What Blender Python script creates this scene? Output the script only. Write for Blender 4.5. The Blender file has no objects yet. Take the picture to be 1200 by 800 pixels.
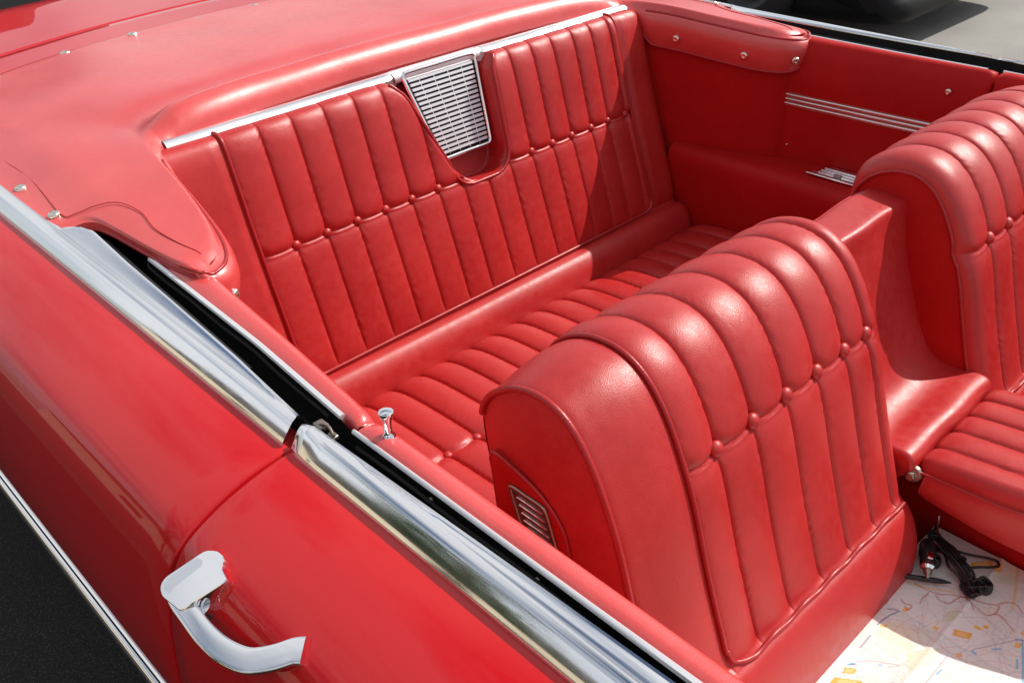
import bpy, bmesh, math, random
import numpy as np
from mathutils import Vector, Matrix
random.seed(4); rng = np.random.default_rng(4)
S = bpy.context.scene
COL = S.collection
R = math.radians

# ------------------------------------------------------------------ materials
def newmat(name):
    m = bpy.data.materials.new(name); m.use_nodes = True
    nt = m.node_tree; b = nt.nodes['Principled BSDF']
    return m, nt, b
def N(nt, t, **kw):
    n = nt.nodes.new(t)
    for k, v in kw.items(): setattr(n, k, v)
    return n
def coords(nt, scale=(1, 1, 1)):
    tc = N(nt, 'ShaderNodeTexCoord'); mp = N(nt, 'ShaderNodeMapping')
    mp.inputs['Scale'].default_value = scale
    nt.links.new(tc.outputs['Object'], mp.inputs['Vector'])
    return mp.outputs['Vector']
def noise(nt, vec, scale, detail=4, rough=.55):
    n = N(nt, 'ShaderNodeTexNoise'); n.inputs['Scale'].default_value = scale
    n.inputs['Detail'].default_value = detail; n.inputs['Roughness'].default_value = rough
    nt.links.new(vec, n.inputs['Vector']); return n.outputs['Fac']
def ramp(nt, fac, stops):
    r = N(nt, 'ShaderNodeValToRGB'); e = r.color_ramp.elements
    while len(e) < len(stops): e.new(.5)
    for q, (p, c) in zip(e, stops):
        q.position = p; q.color = (*c, 1) if len(c) == 3 else c
    nt.links.new(fac, r.inputs['Fac']); return r.outputs['Color']
def maprange(nt, fac, a, b, lo=.3, hi=.7):
    m = N(nt, 'ShaderNodeMapRange'); m.inputs['From Min'].default_value = lo; m.inputs['From Max'].default_value = hi
    m.inputs['To Min'].default_value = a; m.inputs['To Max'].default_value = b
    nt.links.new(fac, m.inputs['Value']); return m.outputs['Result']
def bump(nt, b, h, strength, dist, prev=None, target='Normal'):
    n = N(nt, 'ShaderNodeBump'); n.inputs['Strength'].default_value = strength; n.inputs['Distance'].default_value = dist
    nt.links.new(h, n.inputs['Height'])
    if prev: nt.links.new(prev, n.inputs['Normal'])
    nt.links.new(n.outputs['Normal'], b.inputs[target]); return n.outputs['Normal']

def leather(name, c0, c1, rough=(.34, .46), grain=.35, spec=.5):
    m, nt, b = newmat(name); v = coords(nt)
    big = noise(nt, v, 7, 5); mid = noise(nt, v, 60, 4)
    bm_ = N(nt, 'ShaderNodeMath', operation='MULTIPLY_ADD'); bm_.inputs[1].default_value = .75; nt.links.new(big, bm_.inputs[0])
    m2_ = N(nt, 'ShaderNodeMath', operation='MULTIPLY'); m2_.inputs[1].default_value = .25; nt.links.new(mid, m2_.inputs[0]); nt.links.new(m2_.outputs[0], bm_.inputs[2])
    col = ramp(nt, bm_.outputs[0], [(.34, c0), (.66, c1)])
    nt.links.new(col, b.inputs['Base Color'])
    nt.links.new(maprange(nt, mid, rough[0], rough[1]), b.inputs['Roughness'])
    b.inputs['Specular IOR Level'].default_value = spec
    vo = N(nt, 'ShaderNodeTexVoronoi'); vo.inputs['Scale'].default_value = 800
    nt.links.new(v, vo.inputs['Vector'])
    n1 = bump(nt, b, vo.outputs['Distance'], grain, .0006)
    wr = noise(nt, v, 30, 5, .5)
    n2 = bump(nt, b, wr, .05, .004, n1)
    # soft creases: warped cell borders, faded in patches
    wv = N(nt, 'ShaderNodeTexNoise'); wv.inputs['Scale'].default_value = 18; nt.links.new(v, wv.inputs['Vector'])
    ad = N(nt, 'ShaderNodeMix', data_type='VECTOR'); ad.inputs['Factor'].default_value = .04
    nt.links.new(v, ad.inputs['A']); nt.links.new(wv.outputs['Color'], ad.inputs['B'])
    ve = N(nt, 'ShaderNodeTexVoronoi', feature='DISTANCE_TO_EDGE'); ve.inputs['Scale'].default_value = 46; nt.links.new(ad.outputs['Result'], ve.inputs['Vector'])
    cr = maprange(nt, ve.outputs['Distance'], 0, 1, 0, .10)
    pm = maprange(nt, noise(nt, v, 9, 3), 0, 1, .48, .68); mm = N(nt, 'ShaderNodeMath', operation='MULTIPLY'); nt.links.new(cr, mm.inputs[0]); nt.links.new(pm, mm.inputs[1])
    bump(nt, b, mm.outputs[0], .07, .0012, n2)
    return m
M = {}
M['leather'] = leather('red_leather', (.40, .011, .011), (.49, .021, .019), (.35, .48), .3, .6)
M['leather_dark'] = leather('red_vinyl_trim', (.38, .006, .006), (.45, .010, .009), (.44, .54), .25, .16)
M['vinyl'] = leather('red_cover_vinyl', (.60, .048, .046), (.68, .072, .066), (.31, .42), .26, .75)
bv = M['vinyl'].node_tree.nodes['Principled BSDF']; bv.inputs['Coat Weight'].default_value = .5; bv.inputs['Coat Roughness'].default_value = .2
M['piping'] = leather('piping_leather', (.34, .012, .014), (.40, .016, .018), (.30, .40), .2)

m, nt, b = newmat('red_paint'); v = coords(nt)
col = ramp(nt, noise(nt, v, 2, 2), [(.3, (.50, .003, .006)), (.7, (.56, .005, .008))])
nt.links.new(col, b.inputs['Base Color']); b.inputs['Roughness'].default_value = .45; b.inputs['Specular IOR Level'].default_value = .1
b.inputs['Coat Weight'].default_value = .85; b.inputs['Coat Roughness'].default_value = .015
bump(nt, b, noise(nt, v, 3.5, 2), .025, .03, target='Coat Normal')
M['paint'] = m

def metal(name, c, r0, r1, sc=(1, 1, 1), bs=.03):
    m, nt, b = newmat(name); v = coords(nt, sc)
    b.inputs['Metallic'].default_value = 1; b.inputs['Base Color'].default_value = (*c, 1)
    f = noise(nt, v, 90, 5)
    nt.links.new(maprange(nt, f, r0, r1), b.inputs['Roughness'])
    bump(nt, b, noise(nt, v, 26, 3), bs, .004)
    return m
M['chrome'] = metal('polished_chrome', (.88, .88, .89), .05, .13, (.25, 1, 1), .015)
M['alu'] = metal('brushed_aluminium', (.83, .84, .86), .22, .38, (1, .1, 1))
m, nt, b = newmat('satin_silver'); b.inputs['Metallic'].default_value = .55; b.inputs['Base Color'].default_value = (.86, .86, .88, 1); b.inputs['Roughness'].default_value = .38
bump(nt, b, noise(nt, coords(nt, (1, .1, 1)), 120, 3), .04, .003)
M['silver'] = m
M['dullmetal'] = metal('worn_metal', (.34, .28, .23), .3, .5)
M['snapmetal'] = metal('snap_metal', (.80, .74, .64), .22, .4)

def plain(name, c, rough=.6, spec=.4, bs=0, scale=80):
    m, nt, b = newmat(name); v = coords(nt)
    f = noise(nt, v, scale, 4)
    col = ramp(nt, f, [(.3, tuple(x * .8 for x in c)), (.7, tuple(min(1, x * 1.15) for x in c))])
    nt.links.new(col, b.inputs['Base Color']); b.inputs['Roughness'].default_value = rough
    b.inputs['Specular IOR Level'].default_value = spec
    if bs: bump(nt, b, f, bs, .004)
    return m
M['rubber'] = plain('black_rubber', (.010, .010, .011), .55, .4)
M['slot'] = plain('dark_slot', (.006, .006, .007), .7, .2)
M['felt'] = plain('worn_felt', (.035, .033, .032), .9, .1, .5, 220)
M['carpet'] = plain('red_carpet', (.16, .006, .008), .9, .1, .6, 300)
M['plastic'] = plain('black_plastic', (.012, .012, .013), .35, .5)
M['glass'] = plain('dark_glass', (.01, .012, .014), .05, .7)
M['whitelamp'] = plain('lamp_lens', (.7, .7, .68), .15, .5)
M['thread'] = plain('stitch_thread', (.42, .02, .025), .6, .2)
m, nt, b = newmat('black_paint'); b.inputs['Base Color'].default_value = (.008, .008, .010, 1)
b.inputs['Roughness'].default_value = .5; b.inputs['Coat Weight'].default_value = .25; b.inputs['Coat Roughness'].default_value = .1
b.inputs['Specular IOR Level'].default_value = .15; b.inputs['Coat Weight'].default_value = .06; b.inputs['Base Color'].default_value = (.004, .004, .005, 1)
M['blackpaint'] = m

# asphalt
def ground_mat(name, a, b_, c_, sc):
    m, nt, b = newmat(name); v = coords(nt)
    f1 = noise(nt, v, sc, 4, .75); f2 = noise(nt, v, 1.3, 5); f3 = noise(nt, v, sc * .35, 3, .6)
    c1 = ramp(nt, f1, [(.35, a), (.56, b_), (.70, c_)])
    c2 = ramp(nt, f2, [(.3, (.80, .80, .80)), (.7, (1.1, 1.1, 1.08))])
    mx = N(nt, 'ShaderNodeMix', data_type='RGBA', blend_type='MULTIPLY'); mx.inputs['Factor'].default_value = 1
    nt.links.new(c1, mx.inputs['A']); nt.links.new(c2, mx.inputs['B']); nt.links.new(mx.outputs['Result'], b.inputs['Base Color'])
    b.inputs['Roughness'].default_value = .88; b.inputs['Specular IOR Level'].default_value = .25
    n1 = bump(nt, b, f1, .5, .003); bump(nt, b, f3, .35, .004, n1)
    return m
M['asphalt'] = ground_mat('asphalt', (.018, .017, .017), (.034, .033, .032), (.16, .155, .15), 330)
M['paving'] = ground_mat('worn_paving', (.25, .24, .225), (.33, .32, .30), (.42, .41, .385), 160)

# printed paper (vertex colours painted below)
m, nt, b = newmat('printed_paper')
at = N(nt, 'ShaderNodeAttribute'); at.attribute_name = 'print'
nt.links.new(at.outputs['Color'], b.inputs['Base Color']); b.inputs['Roughness'].default_value = .55
b.inputs['Specular IOR Level'].default_value = .3
M['paper'] = m

# ------------------------------------------------------------------ helpers
def link(name, me, mat, parent=None, label=None):
    o = bpy.data.objects.new(name, me); COL.objects.link(o)
    if mat is not None: me.materials.append(mat)
    if parent: o.parent = parent
    if label: o['label'] = label
    return o
def mk(name, V, F, mat, parent=None, smooth=True, label=None, recalc=False):
    me = bpy.data.meshes.new(name); me.from_pydata([tuple(map(float, p)) for p in V], [], [tuple(int(i) for i in f) for f in F])
    if recalc:
        bm = bmesh.new(); bm.from_mesh(me); bmesh.ops.recalc_face_normals(bm, faces=bm.faces); bm.to_mesh(me); bm.free()
    if smooth: me.polygons.foreach_set('use_smooth', [True] * len(me.polygons))
    me.update(); return link(name, me, mat, parent, label)
class MB:
    "collects pieces of ONE part"
    def __init__(s): s.V = []; s.F = []
    def add(s, V, F):
        o = len(s.V); s.V += [tuple(p) for p in V]; s.F += [tuple(i + o for i in f) for f in F]
    def grid(s, P, closeu=False, closev=False, flip=False):
        P = np.asarray(P, float); nu, nv = P.shape[:2]; F = []
        for i in range(nu if closeu else nu - 1):
            a = i; c = (i + 1) % nu
            for j in range(nv if closev else nv - 1):
                d = (j + 1) % nv
                q = (a * nv + j, c * nv + j, c * nv + d, a * nv + d)
                F.append(q[::-1] if flip else q)
        s.add(P.reshape(-1, 3), F)
    def ring_tube(s, pts, r, seg=8, closed=False, caps=True, flat=None):
        pts = np.asarray(pts, float); n = len(pts); rr = np.broadcast_to(np.asarray(r, float), (n,))
        T = np.roll(pts, -1, 0) - np.roll(pts, 1, 0)
        if not closed: T[0] = pts[1] - pts[0]; T[-1] = pts[-1] - pts[-2]
        T /= np.linalg.norm(T, axis=1)[:, None] + 1e-12
        up = np.array([0, 0, 1.]) if abs(T[0][2]) < .9 else np.array([1., 0, 0]); nrm = up - T[0] * (up @ T[0]); nrm /= np.linalg.norm(nrm)
        P = np.zeros((n, seg, 3)); ang = np.linspace(0, 2 * np.pi, seg, endpoint=False)
        for i in range(n):
            nrm = nrm - T[i] * (nrm @ T[i]); nrm /= np.linalg.norm(nrm) + 1e-12; bn = np.cross(T[i], nrm)
            fx, fy = (1, 1) if flat is None else flat
            P[i] = pts[i] + rr[i] * (np.cos(ang)[:, None] * nrm * fx + np.sin(ang)[:, None] * bn * fy)
        o = len(s.V); s.grid(P, closed, True, flip=True)
        if caps and not closed:
            s.F.append(tuple(o + j for j in range(seg))); s.F.append(tuple(o + (n - 1) * seg + j for j in range(seg))[::-1])
    def box(s, lo, hi, bev=0, M4=None, seg=2):
        bm = bmesh.new(); bmesh.ops.create_cube(bm, size=1)
        for q in bm.verts: q.co = Vector(((q.co.x + .5) * (hi[0] - lo[0]) + lo[0], (q.co.y + .5) * (hi[1] - lo[1]) + lo[1], (q.co.z + .5) * (hi[2] - lo[2]) + lo[2]))
        if bev: bmesh.ops.bevel(bm, geom=list(bm.edges), offset=bev, segments=seg, affect='EDGES', profile=.5)
        if M4 is not None: bm.transform(M4)
        bm.verts.ensure_lookup_table(); s.add([q.co[:] for q in bm.verts], [tuple(q.index for q in f.verts) for f in bm.faces]); bm.free()
    def lathe(s, prof, base, axis, seg=16):
        axis = Vector(axis).normalized(); q = Vector((0, 0, 1)).rotation_difference(axis).to_matrix()
        P = np.zeros((len(prof), seg, 3))
        for i, (r, h) in enumerate(prof):
            for j in range(seg):
                a = 2 * math.pi * j / seg
                P[i, j] = Vector(base) + q @ Vector((r * math.cos(a), r * math.sin(a), h))
        s.grid(P, False, True, flip=True)
    def prism(s, poly, ext):
        "planar polygon (3D points) extruded by vector ext"
        n = len(poly); ext = np.array(ext)
        V = [np.array(p, float) for p in poly] + [np.array(p, float) + ext for p in poly]
        F = [tuple(range(n))[::-1], tuple(range(n, 2 * n))] + [(i, (i + 1) % n, n + (i + 1) % n, n + i) for i in range(n)]
        s.add(V, F)
    def build(s, name, mat, parent=None, smooth=True, label=None, recalc=False):
        return mk(name, s.V, s.F, mat, parent, smooth, label, recalc)

def spline(pts, n=80, closed=False):
    "Catmull-Rom, resampled evenly by arc length"
    p = np.asarray(pts, float)
    q = np.vstack([p[-1], p, p[0], p[1]]) if closed else np.vstack([2 * p[0] - p[1], p, 2 * p[-1] - p[-2]])
    out = []
    for i in range(1, len(q) - 2):
        for t in np.linspace(0, 1, 24, endpoint=False):
            a, b_, c, d = q[i - 1], q[i], q[i + 1], q[i + 2]
            out.append(.5 * (2 * b_ + (c - a) * t + (2 * a - 5 * b_ + 4 * c - d) * t * t + (3 * b_ - a - 3 * c + d) * t ** 3))
    if not closed: out.append(p[-1])
    else: out.append(out[0])
    out = np.array(out); L = np.r_[0, np.cumsum(np.linalg.norm(np.diff(out, axis=0), axis=1))]
    ts = np.linspace(0, L[-1], n, endpoint=not closed)
    return np.stack([np.interp(ts, L, out[:, k]) for k in range(out.shape[1])], 1)
def arc(P): return np.r_[0, np.cumsum(np.linalg.norm(np.diff(P, axis=0), axis=1))]
def sstep(a, b, x): t = np.clip((x - a) / (b - a), 0, 1); return t * t * (3 - 2 * t)
def shade_auto(o, ang=35):
    me = o.data
    bm = bmesh.new(); bm.from_mesh(me)
    for e in bm.edges:
        e.smooth = not (len(e.link_faces) == 2 and e.calc_face_angle(0) > R(ang))
    bm.to_mesh(me); bm.free(); return o
def snoise(x, y, seed=0):
    "cheap smooth 2D noise, sum of sines"
    r = np.random.default_rng(seed); z = 0
    for k in range(7):
        a = r.uniform(0, 6.28); f = r.uniform(6, 34); ph = r.uniform(0, 6.28)
        z = z + np.sin((x * math.cos(a) + y * math.sin(a)) * f + ph) / (f / 10)
    return z / 3

def pleat_height(s, t, seams, trow, au=.011, al=.009, scal=.006, t_end=None, lim=None):
    """puffed channel upholstery. s across, t down the surface; seams: sorted s of the stitched
    grooves; trow: t of the button row."""
    k = np.clip(np.searchsorted(seams, s) - 1, 0, len(seams) - 2)
    a = seams[k]; w = seams[k + 1] - a
    p = np.clip((s - a) / w, 0, 1)
    bl = .66 * (1 - (2 * p - 1) ** 2) + .34 * (1 - np.abs(2 * p - 1) ** 8)
    tr = trow + scal * np.sin(np.pi * p)
    d = t - tr
    up = (1 - np.exp(-np.maximum(-d, 0) / .006)); lo = (1 - np.exp(-np.maximum(d, 0) / .009))
    h = np.where(d < 0, au * up * (bl + .12), al * lo * (bl + .06))
    h = h + .0022 * np.exp(-((d - .0035) / .0028) ** 2) * (bl > .15)
    e = np.minimum(p, 1 - p) * w
    h = h - .005 * np.exp(-(e / .011) ** 2 - (d / .014) ** 2)
    pk_ = np.sin(t * 310 + 3 * np.sin(s * 211 + t * 57) + s * 90) * (.5 + .5 * np.sin(t * 23 + s * 41))
    h = h + .00055 * pk_ * np.exp(-(e / .010) ** 2)
    h = h - .0022 * np.exp(-(e / .0021) ** 2) * np.where(d < 0, up, lo)
    if t_end is not None: h = h * (1 - np.exp(-np.maximum(t_end - t, 0) / .012))
    return h
def seam_samples(lo, hi, seams, step=.0042):
    off = np.array([-.008, -.0055, -.0038, -.0026, -.0017, -.0009, 0, .0009, .0017, .0026, .0038, .0055, .008])
    base = np.arange(lo, hi, step); sm = (np.asarray(seams)[:, None] + off[None]).ravel()
    keep = np.min(np.abs(base[:, None] - np.asarray(seams)[None]), 1) > .0095
    v = np.r_[base[keep], sm, lo, hi]; return np.unique(np.round(v[(v >= lo) & (v <= hi)], 5))
def profile_normals(P):
    T = np.gradient(P, axis=0); T /= np.linalg.norm(T, axis=1)[:, None]
    return np.stack([T[:, 1], -T[:, 0]], 1), T           # (x,z) normals

def button(name, pos, nrm, parent, r=.0098, mat=None):
    mb = MB(); n = 6
    mb.lathe([(r * math.cos(a), r * .72 * math.sin(a)) for a in np.linspace(-.5, math.pi / 2 - .02, n)], pos, nrm, 12)
    return mb.build(name, mat or M['leather'], parent)
def snap(pos, nrm, parent, r=.0100):
    mb = MB(); mb.lathe([(r, -.001), (r, .0018), (r * .8, .0042), (r * .45, .0048), (r * .3, .0040), (.0002, .0038)], pos, nrm, 16)
    return mb.build('snap_fastener', M['snapmetal'], parent)

# ------------------------------------------------------------------ the car
car = bpy.data.objects.new('convertible_car', None); COL.objects.link(car)
car['label'] = 'red open convertible car with pleated red leather seats and chrome trim, filling the picture'
car['category'] = 'car'; car.location = (0, 0, 0)

# ---- body side skin:  z -> y   (near side has negative y)
BP = np.array([(.8985, -.924), (.8980, -.938), (.8965, -.952), (.8940, -.967), (.8885, -.990), (.877, -1.023), (.863, -1.052), (.852, -1.067), (.836, -1.080), (.816, -1.089), (.77, -1.100), (.723, -1.107), (.67, -1.111), (.62, -1.111), (.58, -1.108), (.54, -1.103), (.48, -1.094), (.40, -1.075), (.30, -1.045), (.24, -1.02), (.20, -.97)])
def yskin(z): return np.interp(z, BP[::-1, 0], BP[::-1, 1])
CUT = np.array([(.900, -.7675), (.85, -.770), (.6, -.772), (.20, -.775)])
def xcut(z): return np.interp(z, CUT[::-1, 0], CUT[::-1, 1])
zb = spline(np.c_[BP[:, 0], BP[:, 1]], 90)
cutS = spline(CUT, 120); 
def xcut(z): return np.interp(z, cutS[::-1, 0], cutS[::-1, 1])
def side_panel(name, x_of, n, mirror, flange_at):
    zz, yy = zb[:, 0], zb[:, 1]; cols = []
    for i in range(n):
        u = i / (n - 1); x = x_of(u, zz); bow = .010 * np.sin(np.clip((x + 2.6) / 3.2, 0, 1) * np.pi)
        cols.append(np.stack([x, yy - bow + .010, zz], 1))
    g = np.array(cols)
    fl = g[0 if flange_at == 0 else -1]
    ins = [fl + np.array([0, .004, 0]) + np.array([(-1 if flange_at else 1) * 0, 0, 0]), fl + np.array([(.003 if flange_at == 0 else -.003) * 0, .03, 0])]
    # rounded hem then inward flange
    e = .0025 if flange_at == 0 else -.0025
    h1 = fl.copy(); h1[:, 0] -= e; h1[:, 1] += .0018
    h2 = fl.copy(); h2[:, 0] -= e * 1.4; h2[:, 1] += .03
    g = np.vstack([h2[None], h1[None], g]) if flange_at == 0 else np.vstack([g, h1[None], h2[None]])
    if mirror: g[:, :, 1] = -.015 - g[:, :, 1]
    mb = MB(); mb.grid(g, flip=mirror); return mb
side = {}
for mir in (False, True):
    q = side_panel('q', lambda u, z: -3.0 + u * (xcut(z) - .0058 + 3.0), 50, mir, 1)
    side['quarter', mir] = q.build('quarter_panel', M['paint'], car, label=None)
    d = side_panel('d', lambda u, z: (xcut(z) + .0058) + u * (.62 - xcut(z)), 40, mir, 0)
    side['door', mir] = d.build('door', M['paint'], car)
    # dark jamb behind the shut line, sill below
    mb = MB(); zz, yy = zb[:, 0], zb[:, 1]
    g = np.array([np.stack([xcut(zz) + dx, yy + .022, zz], 1) for dx in (-.06, .06)])
    if mir: g[:, :, 1] = -.015 - g[:, :, 1]
    mb.grid(g, flip=mir); mb.build('door_jamb', M['leather_dark'], side['quarter', mir])

def sweep_x(mb, xs, section, mirror=False, cap=True):
    """section(x) -> list of (y,z); swept along x"""
    G = np.array([[(x, y, z) for (y, z) in section(x)] for x in xs])
    if mirror: G[:, :, 1] = -.015 - G[:, :, 1]
    mb.grid(G, flip=not mirror)
    if cap:
        o = len(mb.V) - G.shape[0] * G.shape[1]; nv = G.shape[1]
        mb.F.append(tuple(o + j for j in range(nv))); mb.F.append(tuple(o + (G.shape[0] - 1) * nv + j for j in range(nv))[::-1])
def I(x, t): return float(np.interp(x, [a for a, _ in t], [b_ for _, b_ in t]))
bowy = lambda x: -.010 * math.sin(min(max((x + 2.6) / 3.2, 0), 1) * math.pi) + .010
# belt mouldings
QIN = [(-1.50, -.898), (-1.452, -.892), (-1.44, -.872), (-1.405, -.862), (-1.272, -.871), (-1.13, -.877), (-.933, -.887), (-.78, -.899)]
QW = [(-1.45, -.795), (-1.34, -.806), (-1.285, -.8345), (-.965, -.8445), (-.735, -.860)]      # inner white strip of the quarter
DIN = [(-.77, -.899), (-.72, -.897), (-.45, -.888), (-.27, -.883), (.6, -.880)]
def trim_sec(yin):
    def f(x):
        yi = yin(x); w = yi + .929
        z2 = .9295 if w < .05 else .9295
        return [(-.9270, .885), (-.9285, .896), (-.9285, .9005), (-.9265, .9045), (-.9235, .9085), (-.9200, .9130), (-.9150, .9190), (-.9110, .9235),
                (-.9050, .9275), (-.902 + .2 * (w - .03), .9290), (yi - .0055, .9285), (yi - .0040, .9265), (yi - .0020, .9280), (yi - .0004, .9262), (yi, .9220), (yi, .885)]
    return f
def trim_smooth(mb, name, parent, mat=None): return shade_auto(mb.build(name, mat or M['chrome'], parent), 42)
for mir in (False, True):
    Q, D = side['quarter', mir], side['door', mir]
    mb = MB(); xs = np.r_[np.linspace(-3.0, -1.55, 12), np.linspace(-1.5, -1.38, 14), np.linspace(-1.36, -.7795, 40)]
    sec = trim_sec(lambda x: I(x, QIN))
    # the moulding end follows the slanted shut line
    sweep_x(mb, xs, sec, mir); trim_smooth(mb, 'belt_moulding', Q)
    mb = MB(); xs = np.r_[-.7695, -.768, -.763, np.linspace(-.75, .6, 40)]
    def dsec(x, f=trim_sec(lambda x: I(x, DIN))):
        p = f(x); k = sstep(-.7700, -.755, x)
        return [(y if k == 1 else (-.913 + (y + .913) * (.75 + .25 * k)), z - .006 * (1 - k)) for y, z in p]
    sweep_x(mb, xs, dsec, mir); trim_smooth(mb, 'belt_moulding', D)
    # dark window slot
    mb = MB(); sweep_x(mb, np.linspace(-1.52, -.772, 24), lambda x: [(I(x, QIN) + .0010, .9235), (I(x, QIN) + .0016, .86), (I(x, QW) - .001, .86), (I(x, QW) + .001, .910)], mir, False)
    mb.build('window_slot', M['slot'], Q)
    mb = MB(); sweep_x(mb, np.linspace(-.772, .6, 24), lambda x: [(I(x, DIN) + .0010, .9235), (I(x, DIN) + .0016, .86), (-.8655, .86), (-.8650, .910)], mir, False)
    mb.build('window_slot', M['slot'], D)
    # rubber lip lying in the slot
    mb = MB(); mb_pts = [(x, I(x, QIN) + .010 - .004 * (x + 1.4), .905 - .004 * (x + 1.4)) for x in np.linspace(-1.42, -.93, 20)]
    p = np.array(mb_pts)
    if mir: p[:, 1] = -.015 - p[:, 1]
    mb.ring_tube(p, .0055, 6); mb.build('rubber_weatherstrip', M['rubber'], Q)
    for par_, xa, xb, fy in ((Q, -1.30, -.785, lambda x: I(x, QW) - .0045), (D, -.76, .6, lambda x: I(x, DIN) + .0042), (D, -.72, .6, lambda x: -.8700)):
        p = np.array([(x, fy(x), .899 + .0012 * math.sin(x * 37)) for x in np.linspace(xa, xb, 40)])
        if mir: p[:, 1] = -.015 - p[:, 1]
        mb = MB(); mb.ring_tube(p, .0026, 6); mb.build('felt_lip', M['felt'], par_)
    # white/bright inner strip
    mb = MB(); sweep_x(mb, np.linspace(-1.42, -.762, 40), lambda x: [(I(x, QW) - .0015, 0.9090), (I(x, QW) - .0035, 0.9105), (I(x, QW) - .002, 0.9130), (I(x, QW) + .0025, 0.9142), (I(x, QW) + .0045, 0.9125), (I(x, QW) + .0045, 0.8970)], mir)
    trim_smooth(mb, 'bright_strip', Q, M['silver'])
    wd = lambda x: I(x, [(-.705, .0025), (-.4, .0035), (-.2, .006), (.6, .008)])
    mb = MB(); sweep_x(mb, np.linspace(-.731, .6, 24), lambda x: [(-.8660, .9085), (-.8672, .9105), (-.8655, .9132), (-.8665 + wd(x), .9142), (-.864 + wd(x), .9120), (-.864 + wd(x), .897)], mir)
    trim_smooth(mb, 'bright_strip', D, M['silver'])
    # padded inner panels; sun and shade put into the colour: near pale, far dark
    QP = [(-1.5, -.776), (-1.145, -.792), (-.965, -.8065), (-.815, -.8205), (-.74, -.829)]
    def qpad(x):
        yo = I(x, QW) + .003; yi = I(x, QP); e = sstep(-.700, -.728, x)
        e = max(0.0, min(1.0, (-.736 - x) / .022)); e = math.sqrt(max(0, 1 - (1 - e) ** 2))
        ym = (yo + yi) / 2
        return [(yo, .897), (yo, .902 + .006 * e), (yo + .004, .908 + .005 * e), (ym, .904 + .0115 * e), (yi - .010, .902 + .0125 * e), (yi - .003, .898 + .011 * e), (yi + .003 * e, .892), (yi + .010 * e, .88), (yi + .012 * e, .80), (yi + .010 * e, .60), (yi + .006, .30)]
    mb = MB(); sweep_x(mb, np.r_[np.linspace(-1.42, -.764, 50), -.758, -.752, -.746, -.741, -.737, -.736], qpad, mir)
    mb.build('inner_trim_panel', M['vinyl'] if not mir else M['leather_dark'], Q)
    def dpad(x): 
        k = sstep(-.730, -.714, x)
        return [(-.8615, .887), (-.8610, .9060 + .004 * k), (-.856, .9095 + .005 * k), (-.846, .909 + .006 * k), (-.837, .9075 + .0055 * k), (-.831, .903 + .003 * k), (-.827, .892), (-.826, .87), (-.825, .80), (-.838, .60), (-.84, .25)]
    mb = MB(); sweep_x(mb, np.r_[-.7305, -.727, -.722, np.linspace(-.714, .6, 40)], dpad, mir)
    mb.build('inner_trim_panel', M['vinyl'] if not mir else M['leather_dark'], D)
    # rocker mouldings: a dark red band, then a chrome one
    for par, x0, x1 in ((Q, -3.0, -.7765), (D, -.7685, .6)):
        ys_ = lambda z, x, o: (yskin(z) + bowy(x) - o, z)
        mb = MB(); sweep_x(mb, np.linspace(x0, x1, 20), lambda x: [ys_(.548, x, -.004), ys_(.547, x, .004), ys_(.541, x, .010), ys_(.530, x, .013), ys_(.517, x, .012), ys_(.508, x, .006), ys_(.505, x, -.004)], mir)
        trim_smooth(mb, 'rocker_moulding', par)
        mb = MB(); sweep_x(mb, np.linspace(x0, x1, 20), lambda x: [ys_(.590, x, -.003), ys_(.588, x, .003), ys_(.580, x, .0045), ys_(.572, x, .003), ys_(.570, x, -.003)], mir)
        trim_smooth(mb, 'side_moulding', par)

# door handle on the near door
D = side['door', False]
hn = Vector((0, -.482, .876)); hN = np.array(hn)
hz = lambda y: .868 + .55 * (y + 1.045)
def roundpoly(pts, r, n=6):
    pts = np.asarray(pts, float); out = []
    for k in range(len(pts)):
        p, a, b_ = pts[k], pts[k - 1], pts[(k + 1) % len(pts)]
        u, v_ = a - p, b_ - p; ru = min(r, .45 * np.linalg.norm(u)); rv = min(r, .45 * np.linalg.norm(v_))
        u = u / np.linalg.norm(u) * ru; v_ = v_ / np.linalg.norm(v_) * rv
        for t in np.linspace(0, 1, n): out.append((1 - t) ** 2 * (p + u) + 2 * t * (1 - t) * p + t * t * (p + v_))
    return np.array(out)
plate = roundpoly([(-.7500, -1.0965), (-.7310, -1.0545), (-.7190, -1.0480), (-.7010, -1.0470), (-.6955, -1.0545), (-.6765, -1.0585), (-.6905, -1.0876), (-.6990, -1.1045), (-.7360, -1.1085), (-.7470, -1.1045)], .0050)
c = plate.mean(0)
hd = MB(); rows_ = []
for sc, off in ((.80, -.040), (.86, -.016), (.94, -.010), (.985, -.006), (1.0, -.002), (1.0, .0022), (.990, .0040), (.968, .0047)):
    rows_.append([np.array((x, y, hz(y))) + hN * (off + (.0035 * sstep(-.715, -.690, x) if off > 0 else 0)) for x, y in (c + (plate - c) * sc)])
hd.grid(np.array(rows_), False, True, flip=True)
o_ = len(hd.V) - len(plate); hd.F.append(tuple(range(o_, o_ + len(plate))))
shade_auto(hd.build('door_handle', M['chrome'], D, recalc=True), 30)
mb = MB(); pf = c + np.array([-.0135, -.0055]) + (plate - c) * np.array([.46, .66]); mb.prism([np.array((x, y, hz(y))) + hN * (.0049 + .0035 * sstep(-.715, -.690, x)) for x, y in pf], tuple(hN * .0006)); mb.build('handle_inset', M['alu'], D, smooth=False, recalc=True)
gp = spline(np.array([(-.735, -1.0960), (-.718, -1.1000), (-.690, -1.1015), (-.660, -1.1025), (-.628, -1.1000), (-.598, -1.0915), (-.577, -1.0760), (-.563, -1.0610), (-.5535, -1.0545)]), 54)
nseg = 24; PP = np.zeros((len(gp), nseg, 3))
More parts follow.
